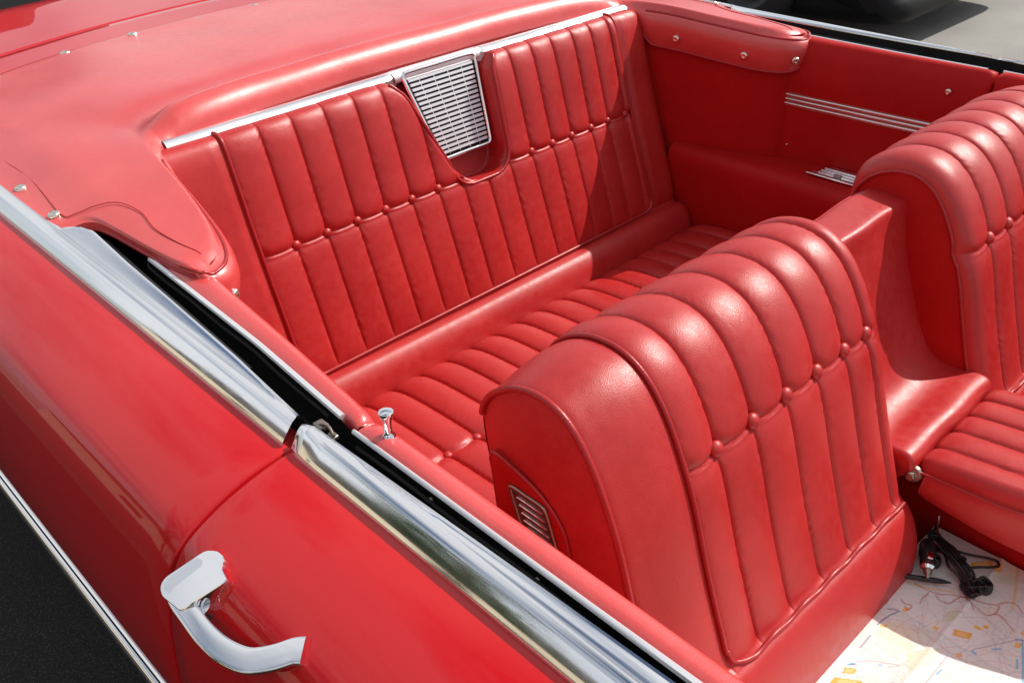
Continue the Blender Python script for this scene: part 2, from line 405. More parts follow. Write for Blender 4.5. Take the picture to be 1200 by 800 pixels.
for i, (x, y) in enumerate(gp):
    T = gp[min(i + 1, len(gp) - 1)] - gp[max(i - 1, 0)]; T3 = Vector((T[0], T[1], .55 * T[1])).normalized(); wd_ = hn.cross(T3).normalized()
    u = i / (len(gp) - 1); w_ = .0106 + .0024 * u; th = .0036
    for j in range(nseg):
        a = 2 * math.pi * j / nseg; ca, sa = math.cos(a), math.sin(a)
        ca = math.copysign(abs(ca) ** .28, ca); sa = math.copysign(abs(sa) ** .42, sa)
        PP[i, j] = Vector((x, y, hz(y) + .001)) + wd_ * (w_ * ca) + hn * (th * sa)
g = MB(); g.grid(PP, False, True); o = len(g.V) - len(gp) * nseg
g.F.append(tuple(o + j for j in range(nseg))); g.F.append(tuple(o + (len(gp) - 1) * nseg + j for j in range(nseg))[::-1])
shade_auto(g.build('handle_grip', M['chrome'], D, recalc=True), 38)
for (x, y, r) in ((-.692, -1.090, .0095), (-.735, -1.086, .010), (-.700, -1.066, .013), (-.563, -1.062, .008)):
    mb = MB(); mb.lathe([(r * 1.15, -.07), (r * 1.15, -.030), (r, -.027), (r, -.004), (.0005, -.003)], (x, y, hz(y)), hN, 18)
    shade_auto(mb.build('handle_post', M['chrome'], D))
# lock button on the near door
mb = MB(); mb.lathe([(.0085, -.002), (.0085, .0), (.0065, .002), (.0050, .006), (.0048, .014), (.0054, .021), (.0078, .0275), (.0086, .030), (.0084, .0325), (.0070, .0332), (.0004, .0334)], (-.694, -.8430, .914), (0, 0, 1), 18)
shade_auto(mb.build('lock_button', M['chrome'], D), 50)
# screws in the window slot
for x in (-.595, -.44): 
    mb = MB(); mb.lathe([(.003, -.001), (.003, .001), (.0005, .002)], (x, -.8665, .898), (0, -1, .3), 10); mb.build('slot_screw', M['dullmetal'], D)
# catch hardware seen in the gap at the near pillar
mb = MB(); mb.box((-.772, -.892, .908), (-.756, -.878, .916), .002); mb.box((-.748, -.889, .906), (-.735, -.880, .913), .002); mb.ring_tube(spline(np.array([(-.765, -.886, .915), (-.75, -.884, .919), (-.735, -.887, .915)]), 10), .002, 6)
mb.build('window_catch', M['dullmetal'], D)

# ---- rear deck and trunk lid
def deck_z(x, y): return .945 - .022 * (y / .9) ** 2 - .020 * sstep(-2.85, -3.05, x) - .020 * sstep(.80, .93, abs(y))
def xgap(y): return -2.53 + .16 * y * y
ys = np.r_[-.917, -.91, np.linspace(-.9, .885, 60), .895, .902]
mb = MB(); G = np.array([[(x, y, deck_z(x, y) - (.015 if k > 13 else 0) - (.004 if k == 13 else 0)) for y in ys] for k, x in enumerate(np.r_[np.linspace(-1.9, -2.0, 2), np.linspace(-2.05, -2.3, 6)])])
def deckgrid(x0f, x1f, n, inset0, inset1):
    rows = []
    for i in range(n):
        u = i / (n - 1); rows.append([(x0f(y) + u * (x1f(y) - x0f(y)), y, deck_z(x0f(y) + u * (x1f(y) - x0f(y)), y)) for y in ys])
    rows = np.array(rows)
    def hem(r, s):
        a = r.copy(); a[:, 0] += s * .002; a[:, 2] -= .0015; b_ = a.copy(); b_[:, 0] += s * .001; b_[:, 2] -= .02; return a, b_
    if inset1: a, b_ = hem(rows[-1], -1); rows = np.vstack([rows, a[None], b_[None]])
    if inset0: a, b_ = hem(rows[0], 1); rows = np.vstack([b_[None], a[None], rows])
    return rows
mb = MB(); mb.grid(deckgrid(lambda y: -2.1, xgap, 20, False, True)); mb.build('rear_deck', M['paint'], car)
xe = lambda y: -2.985 + .07 * y * y
rows = deckgrid(lambda y: xgap(y) - .006, xe, 26, True, False)
tail = []
for dx, dz in ((-.02, -.006), (-.035, -.02), (-.042, -.045), (-.045, -.10), (-.02, -.20), (.0, -.45), (.03, -.65)):
    t = rows[-1].copy(); t[:, 0] += dx; t[:, 2] += dz; tail.append(t)
mb = MB(); mb.grid(np.vstack([rows, np.array(tail)])); mb.build('trunk_lid', M['paint'], car)
mb = MB(); mb.grid(np.array([[(xgap(y) + d, y, deck_z(xgap(y), y) - .018) for y in ys] for d in (.02, -.03)])); mb.build('trunk_gutter', M['leather_dark'], car)

# ---- folded-top boot cover
XF = np.array([(.0, -1.655), (.20, -1.652), (.40, -1.640), (.55, -1.622), (.605, -1.617), (.637, -1.607), (.660, -1.565), (.675, -1.51), (.690, -1.42), (.705, -1.335), (.722, -1.26), (.737, -1.215), (.752, -1.187), (.77, -1.172), (.79, -1.166), (.806, -1.170), (.815, -1.185), (.821, -1.245),
               (.826, -1.32), (.830, -1.385), (.836, -1.42), (.846, -1.443), (.860, -1.452), (.880, -1.455), (.892, -1.475), (.898, -1.51)])
yab = np.r_[np.linspace(0, .58, 40, endpoint=False), np.linspace(.58, .898, 150)]
xfs = np.interp(yab, XF[:, 0], XF[:, 1])
k = np.ones(9) / 9; xfs2 = np.convolve(np.pad(xfs, 4, 'edge'), k, 'valid'); xfs = np.where(yab > .6, xfs2, xfs)
yy = np.r_[-yab[::-1][:-1], yab]; xx = np.r_[xfs[::-1][:-1], xfs]
CY = -.008
def xrear(y): return -2.365 + .137 * y * y + .10 * sstep(.75, .92, abs(y)) * 0
def boot_z(x, y, s):
    ay = abs(y)
    cz = .975 - .030 * sstep(.45, .90, ay) - .020 * sstep(.78, .906, ay)
    cz -= .018 * sstep(-1.95, -2.36, x)                    # falls to the rear deck
    cz -= .016 * sstep(-1.55, -1.18, x) * sstep(.6, .7, ay)
    inner = 1 - sstep(.575, .665, ay)
    top = .024 * np.exp(-(np.maximum(s - .050, 0) / .035) ** 2)
    roll_ = np.where(s < .050, -.060 * (1 - np.sqrt(np.clip(1 - ((.050 - s) / .0505) ** 2, 0, 1))), 0)
    cz += (top + roll_) * inner - .010 * inner * np.exp(-((s - .13) / .035) ** 2)
    edge = (1 - inner) * -.020 * np.exp(-(s / .028) ** 2) * (1 - sstep(.785, .812, ay)) - .004 * np.exp(-(s / .012) ** 2) * (ay >= .80)
    wr = .0030 * snoise(x * .55, y * .8, 7) + .0012 * snoise(x * 1.6, y * 1.4, 9)
    fold = -.007 * np.exp(-(((x + 2.0) * .55 + (ay - .80)) / .05) ** 2)
    return cz + edge + wr + fold
rows = []
vv = np.r_[0, .004, .008, .014, .02, .027, .035, .043, .052, .062, .073, .085, .10, .12, .15, .19, .24, .3, .37, .45, .53, .61, .69, .76, .83, .89, .94, .97, .99, 1]
for v_ in vv:
    r = []
    for y, x0 in zip(yy, xx):
        L_ = x0 - xrear(y); d = v_ * 1.0 if v_ > .11 else v_
        # absolute distance near the front edge, relative farther back
        dist = v_ * L_ if v_ >= .15 else v_ * (1 + (L_ - 1) * (v_ / .15))
        x = x0 - dist; r.append((x, y + CY, float(boot_z(x, y, dist))))
    rows.append(r)
rows = np.array(rows)
rows[-1][:, 2] = np.array([deck_z(p[0], p[1]) + .006 for p in rows[-1]]); rows[-2][:, 2] = (rows[-2][:, 2] + np.array([deck_z(p[0], p[1]) + .012 for p in rows[-2]])) / 2
mb = MB(); mb.grid(rows, flip=True)
# side skirts along the outer edge and front flap (a turned-down face) in the same cover
front = rows[0]
fa = np.abs(front[:, 1] - CY)
drop = np.where(fa > .64, .072 * sstep(.645, .67, fa) * np.sqrt(np.clip(1 - (np.maximum(fa - .715, 0) / .092) ** 2, 0, 1)), 0) + .012
fl = []
for q, out in ((0, 0), (.06, .0065), (.2, .012), (.45, .0135), (.75, .009), (1, .001)):
    t = front.copy(); nx = np.gradient(front[:, 0]); ny = np.gradient(front[:, 1]); ln = np.hypot(nx, ny) + 1e-9
    sg = np.clip((drop - .012) / .06, 0, 1)
    t[:, 0] += out * (ny / ln) * sg; t[:, 1] += -out * (nx / ln) * sg; t[:, 2] -= q * drop; fl.append(t)
mb.grid(np.array(fl), flip=False)
for sidx in (0, -1):
    e = rows[:, sidx]; t = e.copy(); t[:, 2] -= .014; t[:, 1] += (-.002 if sidx == 0 else .002); mb.grid(np.array([e, t]), flip=(sidx == 0))
boot = mb.build('top_boot_cover', M['vinyl'], car, label='red vinyl boot cover snapped over the folded top')
def boot_line(mask, dz, push=0, r=.0030, name='cover_piping', mat='piping', base=front):
    P = base[mask].copy(); P[:, 2] += dz
    mb = MB(); mb.ring_tube(spline(P[::2], 160), r, 7); return mb.build(name, M[mat], boot)
for s_ in (-1, 1):
    sel = (np.sign(front[:, 1] - CY) == s_) & (fa > .66)
    boot_line(sel & (fa < .815), .000, name='cover_piping')
    low = fl[-1]
    boot_line((np.sign(front[:, 1] - CY) == s_) & (fa > .650), 0, name='cover_hem', base=low, r=.0034)
# stitched seam that follows the near and far edge of the cover
for s_ in (-1, 1):
    st = spline(np.array([(-2.05, .86), (-1.822, .853), (-1.667, .851), (-1.50, .868), (-1.475, .852), (-1.463, .825), (-1.435, .797), (-1.38, .787), (-1.318, .795), (-1.25, .790), (-1.205, .781)]), 140)
    P = [(x, s_ * y + CY, float(boot_z(x, y, max(0, float(np.interp(y, yab, xfs)) - x))) + .0006) for x, y in st]
    mb = MB(); mb.ring_tube(P, .0008, 5); mb.build('cover_stitching', M['thread'], boot)
mb = MB(); P = [(xrear(y) + .012, y + CY, float(deck_z(xrear(y), y)) + .014) for y in np.linspace(-.88, .88, 80)]
P = [(xrear(y) - .001, y + CY, float(deck_z(xrear(y), y)) + .005) for y in np.linspace(-.88, .88, 80)]
mb.ring_tube(P, .006, 8); mb.build('cover_hem', M['vinyl'], boot)
def bz(x, y): return float(boot_z(x, abs(y - CY), max(0, float(np.interp(abs(y - CY), yab, xfs)) - x)))
for y in (-.70, -.532, -.358, -.18, -.011, .16, .33, .5, .67): snap((xrear(y) + .022, y, bz(xrear(y) + .03, y) - .004), (-.1, 0, 1), boot, .0135)
for x, y in ((-1.96, -.882), (-1.80, -.882), (-1.654, -.882), (-1.507, -.884), (-1.654, .872), (-1.507, .874)): snap((x, y, bz(x, y) + .001), (0, -.1 if y < 0 else .1, 1), boot)
def flap_pt(a, s_, q):
    i = int(np.argmin(np.abs((front[:, 1] - CY) - s_ * a))); P = np.array(fl)[:, i]; qs = [0, .06, .2, .45, .75, 1]; p = np.array([np.interp(q, qs, P[:, c_]) for c_ in range(3)])
    t = front[min(i + 2, len(front) - 1)] - front[i - 2]; n = np.array([t[1], -t[0], 0]); n /= np.linalg.norm(n); return p, n
for a, s_ in ((.683, 1), (.716, 1), (.762, 1), (.770, -1), (.716, -1), (.683, -1)):
    p, n = flap_pt(a, s_, .62); snap(tuple(p + n * .003), tuple(n), boot, .0095)

# ---- top wells (the trim boxes beside the rear seat, under the cover)
for mir in (False, True):
    sel_ = (yab > .63) & (yab < (.80 if mir else .775)); path = np.c_[xfs[sel_] - .012, yab[sel_] + .007]
    path = spline(path[::3], 70); path[:, 1] += CY if mir else -CY
    G = np.array([[(x, (y if mir else -y), z) for x, y in path] for z in np.linspace(.45, .925, 10)])
    mb = MB(); mb.grid(G, flip=mir); mb.build('top_well_panel', M['leather_dark'], car)
    if mir: 
        mb = MB(); mb.lathe([(.003, -.001), (.003, .001), (.0004, .0018)], (-1.170, .762, .655), (1, -.4, 0), 8); mb.build('trim_screw', M['snapmetal'], car)

# ---- far (and near) rear armrests
for mir in (True, False):
    s_ = 1 if mir else -1
    prof = spline(np.array([(.655, .30), (.655, .50), (.656, .575), (.664, .600), (.682, .611), (.72, .614), (.80, .612), (.84, .611)]), 40)
    G = np.array([[(x, s_ * (y if mir else y + .02), z + .022 * (x + 1.38) * sstep(.5, .6, z)) for y, z in prof] for x in np.linspace(-1.46, -.72, 30)])
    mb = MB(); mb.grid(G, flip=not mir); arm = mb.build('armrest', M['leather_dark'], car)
    if mir:
        mb = MB(); zt = lambda x: .614 + .022 * (x + 1.38)
        a = [(-1.072, .706), (-.84, .706), (-.84, .772), (-1.04, .772)]
        mb.prism([(x, y, zt(x) + .001) for x, y in a], (0, 0, .005))
        o = shade_auto(mb.build('ashtray_lid', M['alu'], arm), 30)
        for y in (.722, .737, .752):
            mb = MB(); mb.ring_tube([(x, y, zt(x) + .0065) for x in (-1.052, -.85)], .0022, 6); mb.build('ashtray_rib', M['chrome'], arm)
        for x in (-1.01, -.935):
            mb = MB(); mb.box((x, .716, zt(x) + .005), (x + .02, .726, zt(x) + .013), .003); mb.build('ashtray_catch', M['dullmetal'], arm)
        mb = MB(); mb.ring_tube([(x, .704, zt(x) + .005) for x in (-1.074, -.84)], .003, 6); mb.build('ashtray_rim', M['chrome'], arm)
# bright strips and button on the far quarter trim
Q = side['quarter', True]
def far_in(x, z): 
    QP = [(-1.5, -.776), (-1.145, -.792), (-.965, -.8065), (-.815, -.8205), (-.74, -.829)]; return -.015 - (I(x, QP) + .0115)
for z in (.759, .770, .781):
    mb = MB(); mb.ring_tube([(x, far_in(x, z) - .001, z + .004 * (x + 1.2)) for x in np.linspace(-1.24, -.735, 14)], .0028, 6); mb.build('bright_bead', M['alu'], Q)
mb = MB(); mb.grid(np.array([[(x, far_in(x, z) - .0008, z + .004 * (x + 1.2)) for z in (.753, .787)] for x in np.linspace(-1.24, -.735, 14)])); mb.build('bead_backing', M['dullmetal'], Q)
snap((-.815, far_in(-.815, .86) - .001, .862), (0, -1, 0), Q, .007)

# ---- rear seat back
CYR = .012
seams = np.array([-.545, -.468, -.395, -.321, -.248, -.178, -.104, -.034, .038, .111, .184, .254, .322, .393, .457, .522, .5455])
prof = spline(np.array([(-1.640, .915), (-1.622, .934), (-1.600, .943), (-1.580, .938), (-1.566, .915), (-1.546, .855), (-1.522, .775), (-1.493, .690), (-1.462, .605), (-1.435, .530), (-1.418, .482),
                        (-1.411, .466), (-1.400, .470), (-1.380, .466), (-1.362, .446), (-1.350, .418), (-1.345, .390), (-1.345, .34)]), 330)
Nn, Tt = profile_normals(prof); ta = arc(prof)
t_at = lambda z: float(ta[40 + np.argmin(np.abs(prof[40:, 1] - z))])
t_row = float(ta[np.argmin(np.abs(prof[:, 1] - .718) + (prof[:, 0] < -1.56) * 9)]); t_top = ta[np.argmin(np.abs(prof[:, 0] + 1.612))]; t_bot = float(ta[np.argmin(np.hypot(prof[:, 0] + 1.4145, prof[:, 1] - .472))])
sv = np.r_[np.linspace(-.74, -.66, 24), seam_samples(-.655, .672, seams)]
SG, TG = np.meshgrid(sv, ta, indexing='ij'); ZG = np.broadcast_to(prof[:, 1], SG.shape); XG = np.broadcast_to(prof[:, 0], SG.shape)
inz = (SG > seams[0]) & (SG < seams[-1])
H = np.where(inz, pleat_height(np.clip(SG, seams[0] + 1e-4, seams[-1] - 1e-4), TG, seams, t_row, .0078, .0060, .003), 0)
bol = .006 * sstep(0, .03, np.minimum(np.abs(SG - seams[0]), 9)) * (SG < seams[0]) + .006 * sstep(0, .03, SG - seams[-1]) * (SG > seams[-1])
H = H + bol
fade = (.12 + .88 * sstep(t_top + .005, t_top + .075, TG)) * sstep(t_top - .02, t_top, TG) * np.clip(1 - np.exp(-(t_bot - TG) / .014), 0, 1)
H = H * fade
roll = (TG > t_bot); H = np.where(roll, .002 * snoise(SG * .6, TG * 2, 3), H)
H = H + .0012 * snoise(SG, TG, 5)
H = H - .055 * sstep(.60, .672, SG - CYR * .6) ** 2 * .5
# pocket for the loudspeaker: tapered, rounded at the bottom corners
def pocket_sd(s, z):
    cz = .705; hw = .075 + .052 * (z - .72) / .22 + .022 * sstep(.895, .955, z) ** 2
    q = np.stack([np.abs(s - .036 + .042 * (z - .72) / .22 * 1.0) - hw + .052, (cz + .052) - z], -1)
    return np.linalg.norm(np.maximum(q, 0), axis=-1) + np.minimum(np.maximum(q[..., 0], q[..., 1]), 0) - .052
upper = (TG < t_bot) & (TG > 0)
sd = pocket_sd(SG, np.where(TG < ta[np.argmin(np.abs(prof[:, 0] + 1.60))], 1.0, ZG))
pk = sstep(.001, -.007, sd)
lip = np.exp(-((sd - .012) / .010) ** 2)
H = H * (1 - pk) * (1 - .9 * np.exp(-(np.maximum(sd, 0) / .006) ** 2))
PG = np.stack([XG + Nn[None, :, 0] * H * -1, SG, ZG + Nn[None, :, 1] * H * -1], -1)
# make sure normals point to the cabin
if (Nn[150][0] * -1) < 0: PG = np.stack([XG + Nn[None, :, 0] * H, SG, ZG + Nn[None, :, 1] * H], -1)
PG[..., 0] -= .93 * .060 * pk; PG[..., 2] -= .37 * .060 * pk
mb = MB(); mb.grid(PG, flip=False); rsb = mb.build('rear_seat_back', M['leather'], car, label='pleated red leather rear seat back')
sgn = 1 if Nn[150][0] > 0 else -1
def rs_point(s, t, off=0):
    i = int(np.argmin(np.abs(ta - t))); j = int(np.argmin(np.abs(sv - s)))
    return PG[j, i] + np.array([Nn[i, 0] * sgn * off, 0, Nn[i, 1] * sgn * off]), (Nn[i, 0] * sgn, 0, Nn[i, 1] * sgn)
for s in np.r_[seams[1:7], seams[10:16]]:
    p, n = rs_point(s, t_row, .004); button('button', p, n, rsb)
def rs_pipe(st, r=.0042, name='piping', n=200, off=.002):
    P = []
    for s, t in st: P.append(rs_point(s, t, off)[0])
    mb = MB(); mb.ring_tube(spline(np.array(P), n), r, 8); return mb.build(name, M['piping'], rsb)
rs_pipe([(seams[0], t) for t in np.linspace(t_top, t_bot - .02, 40)] + [(seams[0] + .012, t_bot - .005)] + [(s, t_bot) for s in np.linspace(seams[0] + .04, seams[-1] - .04, 50)] + [(seams[-1] - .012, t_bot - .006)] + [(seams[-1], t) for t in np.linspace(t_bot - .025, t_top, 40)], n=320)
# piping round the pocket
zz_ = np.linspace(.94, .757, 26)
def pw(z): return .075 + .052 * (z - .72) / .22 + .022 * sstep(.895, .955, z) ** 2
def pc(z): return .036 - .042 * (z - .72) / .22
Lp = [(pc(z) - pw(z) - .004, z) for z in zz_]; Rp = [(pc(z) + pw(z) + .004, z) for z in zz_[::-1]]
cL = pc(.757); wB = pw(.757)
botp = [(cL - wB + .052 - .056 * math.cos(a), .757 - .056 * math.sin(a)) for a in np.linspace(.12, 1.5, 9)] + [(cL + wB - .052 + .056 * math.sin(a), .757 - .056 * math.cos(a)) for a in np.linspace(.07, 1.45, 9)]
path = Lp + botp + Rp
def t_of_z(z): 
    m_ = prof[:, 0] > -1.60; idx = np.where(m_)[0]; return float(ta[idx[np.argmin(np.abs(prof[idx, 1] - z))]])
P = []
for s, z in path:
    i = int(np.argmin(np.abs(ta - t_of_z(z)))); P.append((prof[i, 0] + sgn * Nn[i, 0] * .0035, s, prof[i, 1] + sgn * Nn[i, 1] * .0035))
mb = MB(); mb.ring_tube(spline(np.array(P), 180), .0042, 8); mb.build('piping', M['piping'], rsb)
# loudspeaker grille in the pocket
dx_, dz_ = prof[150] - prof[90]; sl = dx_ / dz_
A = np.array([-1.5945 - .022, .948]); 
def gpt(s, z, off=0): return np.array([A[0] + (z - A[1]) * sl + off * .93, s, z + off * .37])
gTL, gTR, gBR, gBL = (-.097, .944), (.112, .944), (.097, .754), (-.049, .754)
def quad(u, w): # u across, w down
    l = (gTL[0] + (gBL[0] - gTL[0]) * w, gTL[1] + (gBL[1] - gTL[1]) * w); r_ = (gTR[0] + (gBR[0] - gTR[0]) * w, gTR[1] + (gBR[1] - gTR[1]) * w)
    return (l[0] + (r_[0] - l[0]) * u, l[1] + (r_[1] - l[1]) * u)
mb = MB(); mb.prism([gpt(*quad(u, w)) for u, w in ((0, 0), (1, 0), (1, 1), (0, 1))][::-1], (-.004, 0, 0)); grl = mb.build('speaker_grille', M['slot'], rsb, smooth=False)
nb = 17
for k in range(nb):
    w0 = .075 + k * (.895 / nb); w1 = w0 + .031
    mb = MB(); sec = [quad(.05, w0), quad(.95, w0), quad(.95, w1), quad(.05, w1)]
    a, b_, c_, d_ = [gpt(*q, off=.005) for q in sec]
    mb.prism([a, d_, c_, b_], tuple(-(gpt(0, .9, .005) - gpt(0, .9, 0)) * .8)); mb.build('grille_bar', M['silver'], rsb, smooth=False)
for u in np.linspace(.2, .8, 4):
    mb = MB(); mb.ring_tube([gpt(*quad(u, .07), off=.0012), gpt(*quad(u, .97), off=.0012)], .0009, 5); mb.build('grille_rib', M['silver'], rsb)
fr = [(.03, -.03), (.97, -.03), (1, .0), (1.0, .95), (.97, 1.0), (.04, 1.0), (0, .96), (0, 0)]
fp = spline(np.array([gpt(*quad(.5, .0), off=.004)] + [gpt(*quad(u, w), off=.004) for u, w in ((.9, .0), (.985, .02), (1, .10), (1, .5), (1, .92), (.985, .98), (.93, 1), (.5, 1), (.07, 1), (.015, .98), (0, .92), (0, .5), (0, .10), (.015, .02), (.1, 0))]), 160, True)
mb = MB(); mb.ring_tube(fp, .0048, 8, closed=True); mb.build('grille_frame', M['chrome'], rsb)
# bright moulding along the top of the seat back, widening into the grille plate
def strip_pt(y, q):
    b0 = -.022 * (1 - (y / .64) ** 2) * .6
    x0, z0 = -1.629 + b0 * .6, .9480; pk = sstep(-.135, -.105, y) * (1 - sstep(.118, .145, y)); x1 = -1.602 - .016 * pk; z1 = .9485
    return (x0 + (x1 - x0) * q, y, z0 + .0045 * math.sin(q * math.pi) + (z1 - z0) * q - .006 * q * q)
yst = np.linspace(-.638, .642, 90)
mb = MB(); G = np.array([[strip_pt(y, q) for q in np.linspace(0, 1, 7)] for y in yst]); mb.grid(G, flip=False)
e = np.array([[strip_pt(y, 1), tuple(np.array(strip_pt(y, 1)) + np.array([.002, 0, -.02]))] for y in yst]); mb.grid(e)
mb.build('top_moulding', M['alu'], rsb)
mb = MB(); 
G = []
for y in np.linspace(-.118, .132, 20):
    G.append([np.array(strip_pt(y, .75)) + np.array([0, 0, .0025]), (-1.6165, y, .9500), gpt(y * .985, .944, .0055), gpt(y * .97, .934, .0045), gpt(y * .96, .930, .0)])
mb.grid(np.array(G)); mb.build('grille_plate', M['silver'], rsb)
# dark recess between the cover and the moulding
mb = MB(); mb.grid(np.array([[(-1.69, y, .90), (-1.66, y, .938 - .01), (-1.622, y, .943)] for y in np.linspace(-.66, .66, 40)])); mb.build('cover_recess', M['slot'], car)

# ---- rear seat cushion
cp = spline(np.array([(-1.36, .375), (-1.345, .398), (-1.32, .413), (-1.27, .424), (-1.18, .431), (-1.08, .436), (-.98, .440), (-.88, .440), (-.82, .428), (-.795, .40), (-.79, .34), (-.80, .24)]), 230)
Nc, _ = profile_normals(cp); tc_ = arc(cp); sg2 = 1 if Nc[100][1] > 0 else -1
s2 = seam_samples(-.64, .655, np.r_[seams[:-1], .60]); SG2, TG2 = np.meshgrid(s2, tc_, indexing='ij')
seam2 = np.r_[-.64, seams[:-1], .60, .655]; tr2 = float(tc_[np.argmin(np.abs(cp[:, 0] + 1.078))])
H2 = pleat_height(np.clip(SG2, -.6399, .6549), TG2, seam2, tr2, .0105, .011, .010) * np.clip(1 - np.exp(-TG2 / .012), 0, 1)
H2 = H2 + .002 * snoise(SG2, TG2, 15)
P2 = np.stack([cp[None, :, 0] + sg2 * Nc[None, :, 0] * H2, SG2, cp[None, :, 1] + sg2 * Nc[None, :, 1] * H2], -1)
mb = MB(); mb.grid(P2); rsc = mb.build('rear_seat_cushion', M['leather'], car, label='pleated red leather rear bench cushion')
for s in seams[1:16]:
    j = int(np.argmin(np.abs(s2 - s))); i = int(np.argmin(np.abs(tc_ - tr2))); button('button', P2[j, i] + np.array([0, 0, .003]), (0, 0, 1), rsc)

# ---- front bucket seats
FP = np.array([(-.330, .40), (-.331, .44), (-.338, .485), (-.350, .525), (-.363, .551), (-.3735, .561), (-.388, .572), (-.409, .627), (-.434, .699), (-.460, .781), (-.481, .834), (-.511, .893), (-.545, .933), (-.584, .951), (-.631, .948), (-.672, .926), (-.697, .893), (-.703, .85), (-.690, .77), (-.668, .66), (-.650, .50), (-.645, .38)])[::-1]
fprof = spline(FP, 420); Nf, _ = profile_normals(fprof); tf = arc(fprof)
sgf = 1 if Nf[np.argmin(np.abs(fprof[:, 1] - .70) + (fprof[:, 0] < -.5) * 9)][0] > 0 else -1
def tf_at(x, z): return float(tf[np.argmin(np.hypot(fprof[:, 0] - x, fprof[:, 1] - z))])
trow_f = tf_at(-.483, .829); tbot_f = tf_at(-.3745, .561); ttop_f = tf_at(-.697, .893)
def front_seat(mir, label):
    # built for the near seat: y from -.70 (outer) to -.13 (inner); mirrored for the far one
    my = (lambda y: .0245 - y) if mir else (lambda y: y)
    se = np.array([-.585, -.510, -.4355, -.361, -.2865, -.2125, -.1299] if mir else [-.585, -.523, -.4475, -.372, -.2985, -.2275, -.168, -.1299])
    ye = np.r_[-.700, -.6985, -.696, -.692, seam_samples(-.687, -.160, [q for q in se if q < -.162]), -.155, -.150, -.145, -.140, -.136, -.133, -.131, -.130]
    SGf, TGf = np.meshgrid(ye, tf, indexing='ij')
    H = np.where(SGf > se[0], pleat_height(np.clip(SGf, -.5849, -.130), TGf, se, trow_f, .0085, .0068, .006), 0)
    front = sstep(ttop_f - .02, ttop_f + .03, TGf) * np.where(TGf < tbot_f, np.clip(1 - np.exp(-(tbot_f - TGf) / .012), 0, 1), 0)
    H = H * front
    bolster = .006 * np.sin(np.pi * np.clip((SGf + .70) / .115, 0, 1)) - .012 * sstep(-.585, -.70, SGf)
    H = H + np.where(SGf < se[0], bolster, 0) * sstep(ttop_f - .05, ttop_f + .05, TGf)
    inner = np.clip((SGf + .165) / .035, 0, 1); H = H - .018 * (1 - np.sqrt(1 - inner ** 2 * .999)) 
    outer = np.clip((-.688 - SGf) / .012, 0, 1); H = H - .004 * (1 - np.sqrt(1 - outer ** 2 * .999))
    H = H + np.where(TGf > tbot_f, .004 * np.sin(np.pi * np.clip((TGf - tbot_f) / .12, 0, 1)), 0) + .0014 * snoise(SGf, TGf, 21 + mir)
    P = np.stack([fprof[None, :, 0] + sgf * Nf[None, :, 0] * H, my(SGf), fprof[None, :, 1] + sgf * Nf[None, :, 1] * H], -1)
    mb = MB(); mb.grid(P, flip=not mir)
    seat = mb.build('front_seat_back', M['leather'], car, label=label)
    # end caps, gently domed
    for end, name in ((0, 'seat_side_panel'), (-1, 'seat_side_panel')):
        rp = .0046 if end == 0 else .0032
        ring = P[end]; c = ring.mean(0); c[0] -= .02; rws = []
        sdir = (-1 if end == 0 else 1) * (-1 if mir else 1)
        for sc in np.r_[1, .985, .95, .88, .75, .55, .3, .02]:
            r = c + (ring - c) * sc; r[:, 1] = ring[:, 1].mean() + sdir * (.0165 * (1 - sc ** 2.4) - .0012); rws.append(r)
        mb = MB(); mb.grid(np.array(rws), flip=(end == 0) != mir); mb.build(name, M['leather'] if end == 0 else M['leather_dark'], seat)
        i0, i1 = np.argmin(np.abs(tf - (ttop_f - .03))), np.argmin(np.abs(tf - (tbot_f + .10)))
        pts = ring[i0:i1:3].copy(); pts[:, 1] += sdir * .0005
        nn = np.stack([sgf * Nf[i0:i1:3, 0], 0 * Nf[i0:i1:3, 0], sgf * Nf[i0:i1:3, 1]], 1)
        if end == 0 or mir:
            mb = MB(); mb.ring_tube(spline(pts + nn * .0012, 200), rp, 8); mb.build('piping', M['piping'], seat)
    # piping between bolster and pleats, turning along the bottom of the pleats
    j = int(np.argmin(np.abs(ye + .585)))
    i0, i1, ib = np.argmin(np.abs(tf - (ttop_f - .02))), np.argmin(np.abs(tf - (tbot_f - .03))), np.argmin(np.abs(tf - tbot_f))
    nrm = lambda i: np.array([sgf * Nf[i, 0], 0, sgf * Nf[i, 1]])
    pts = [P[j, i] + nrm(i) * .003 for i in range(i0, i1, 5)]
    pts += [np.array([fprof[i, 0], my(y), fprof[i, 1]]) + nrm(i) * .004 for y, i in ((-.5835, ib - 11), (-.580, ib - 6), (-.573, ib - 3), (-.563, ib - 1))]
    wav = lambda y: .0025 * math.sin((y + .52) / .073 * 2 * math.pi)
    pts += [np.array([fprof[ib, 0], my(y), fprof[ib, 1] + wav(y)]) + nrm(ib) * .004 for y in np.linspace(-.545, -.152, 46)]
    mb = MB(); mb.ring_tube(spline(np.array(pts), 380), .0036, 8); mb.build('piping', M['piping'], seat)
    for y in se[1:-1]:
        j = int(np.argmin(np.abs(ye - y))); i = int(np.argmin(np.abs(tf - trow_f)))
        button('button', P[j, i] + nrm(i) * .006, nrm(i), seat, .0112)
    # lower side shell with its little louvred vent, on the outer side
    sd_ = -1 if not mir else 1
    yo = my(-.7135)
    shell = np.array([.015, .017]) + spline(np.array([(-.684, .812), (-.640, .806), (-.600, .793), (-.570, .768), (-.556, .735), (-.545, .66), (-.525, .55), (-.50, .44), (-.60, .40), (-.645, .44), (-.657, .58), (-.672, .70), (-.682, .78)]), 80, True)
    c = shell.mean(0); rws = []
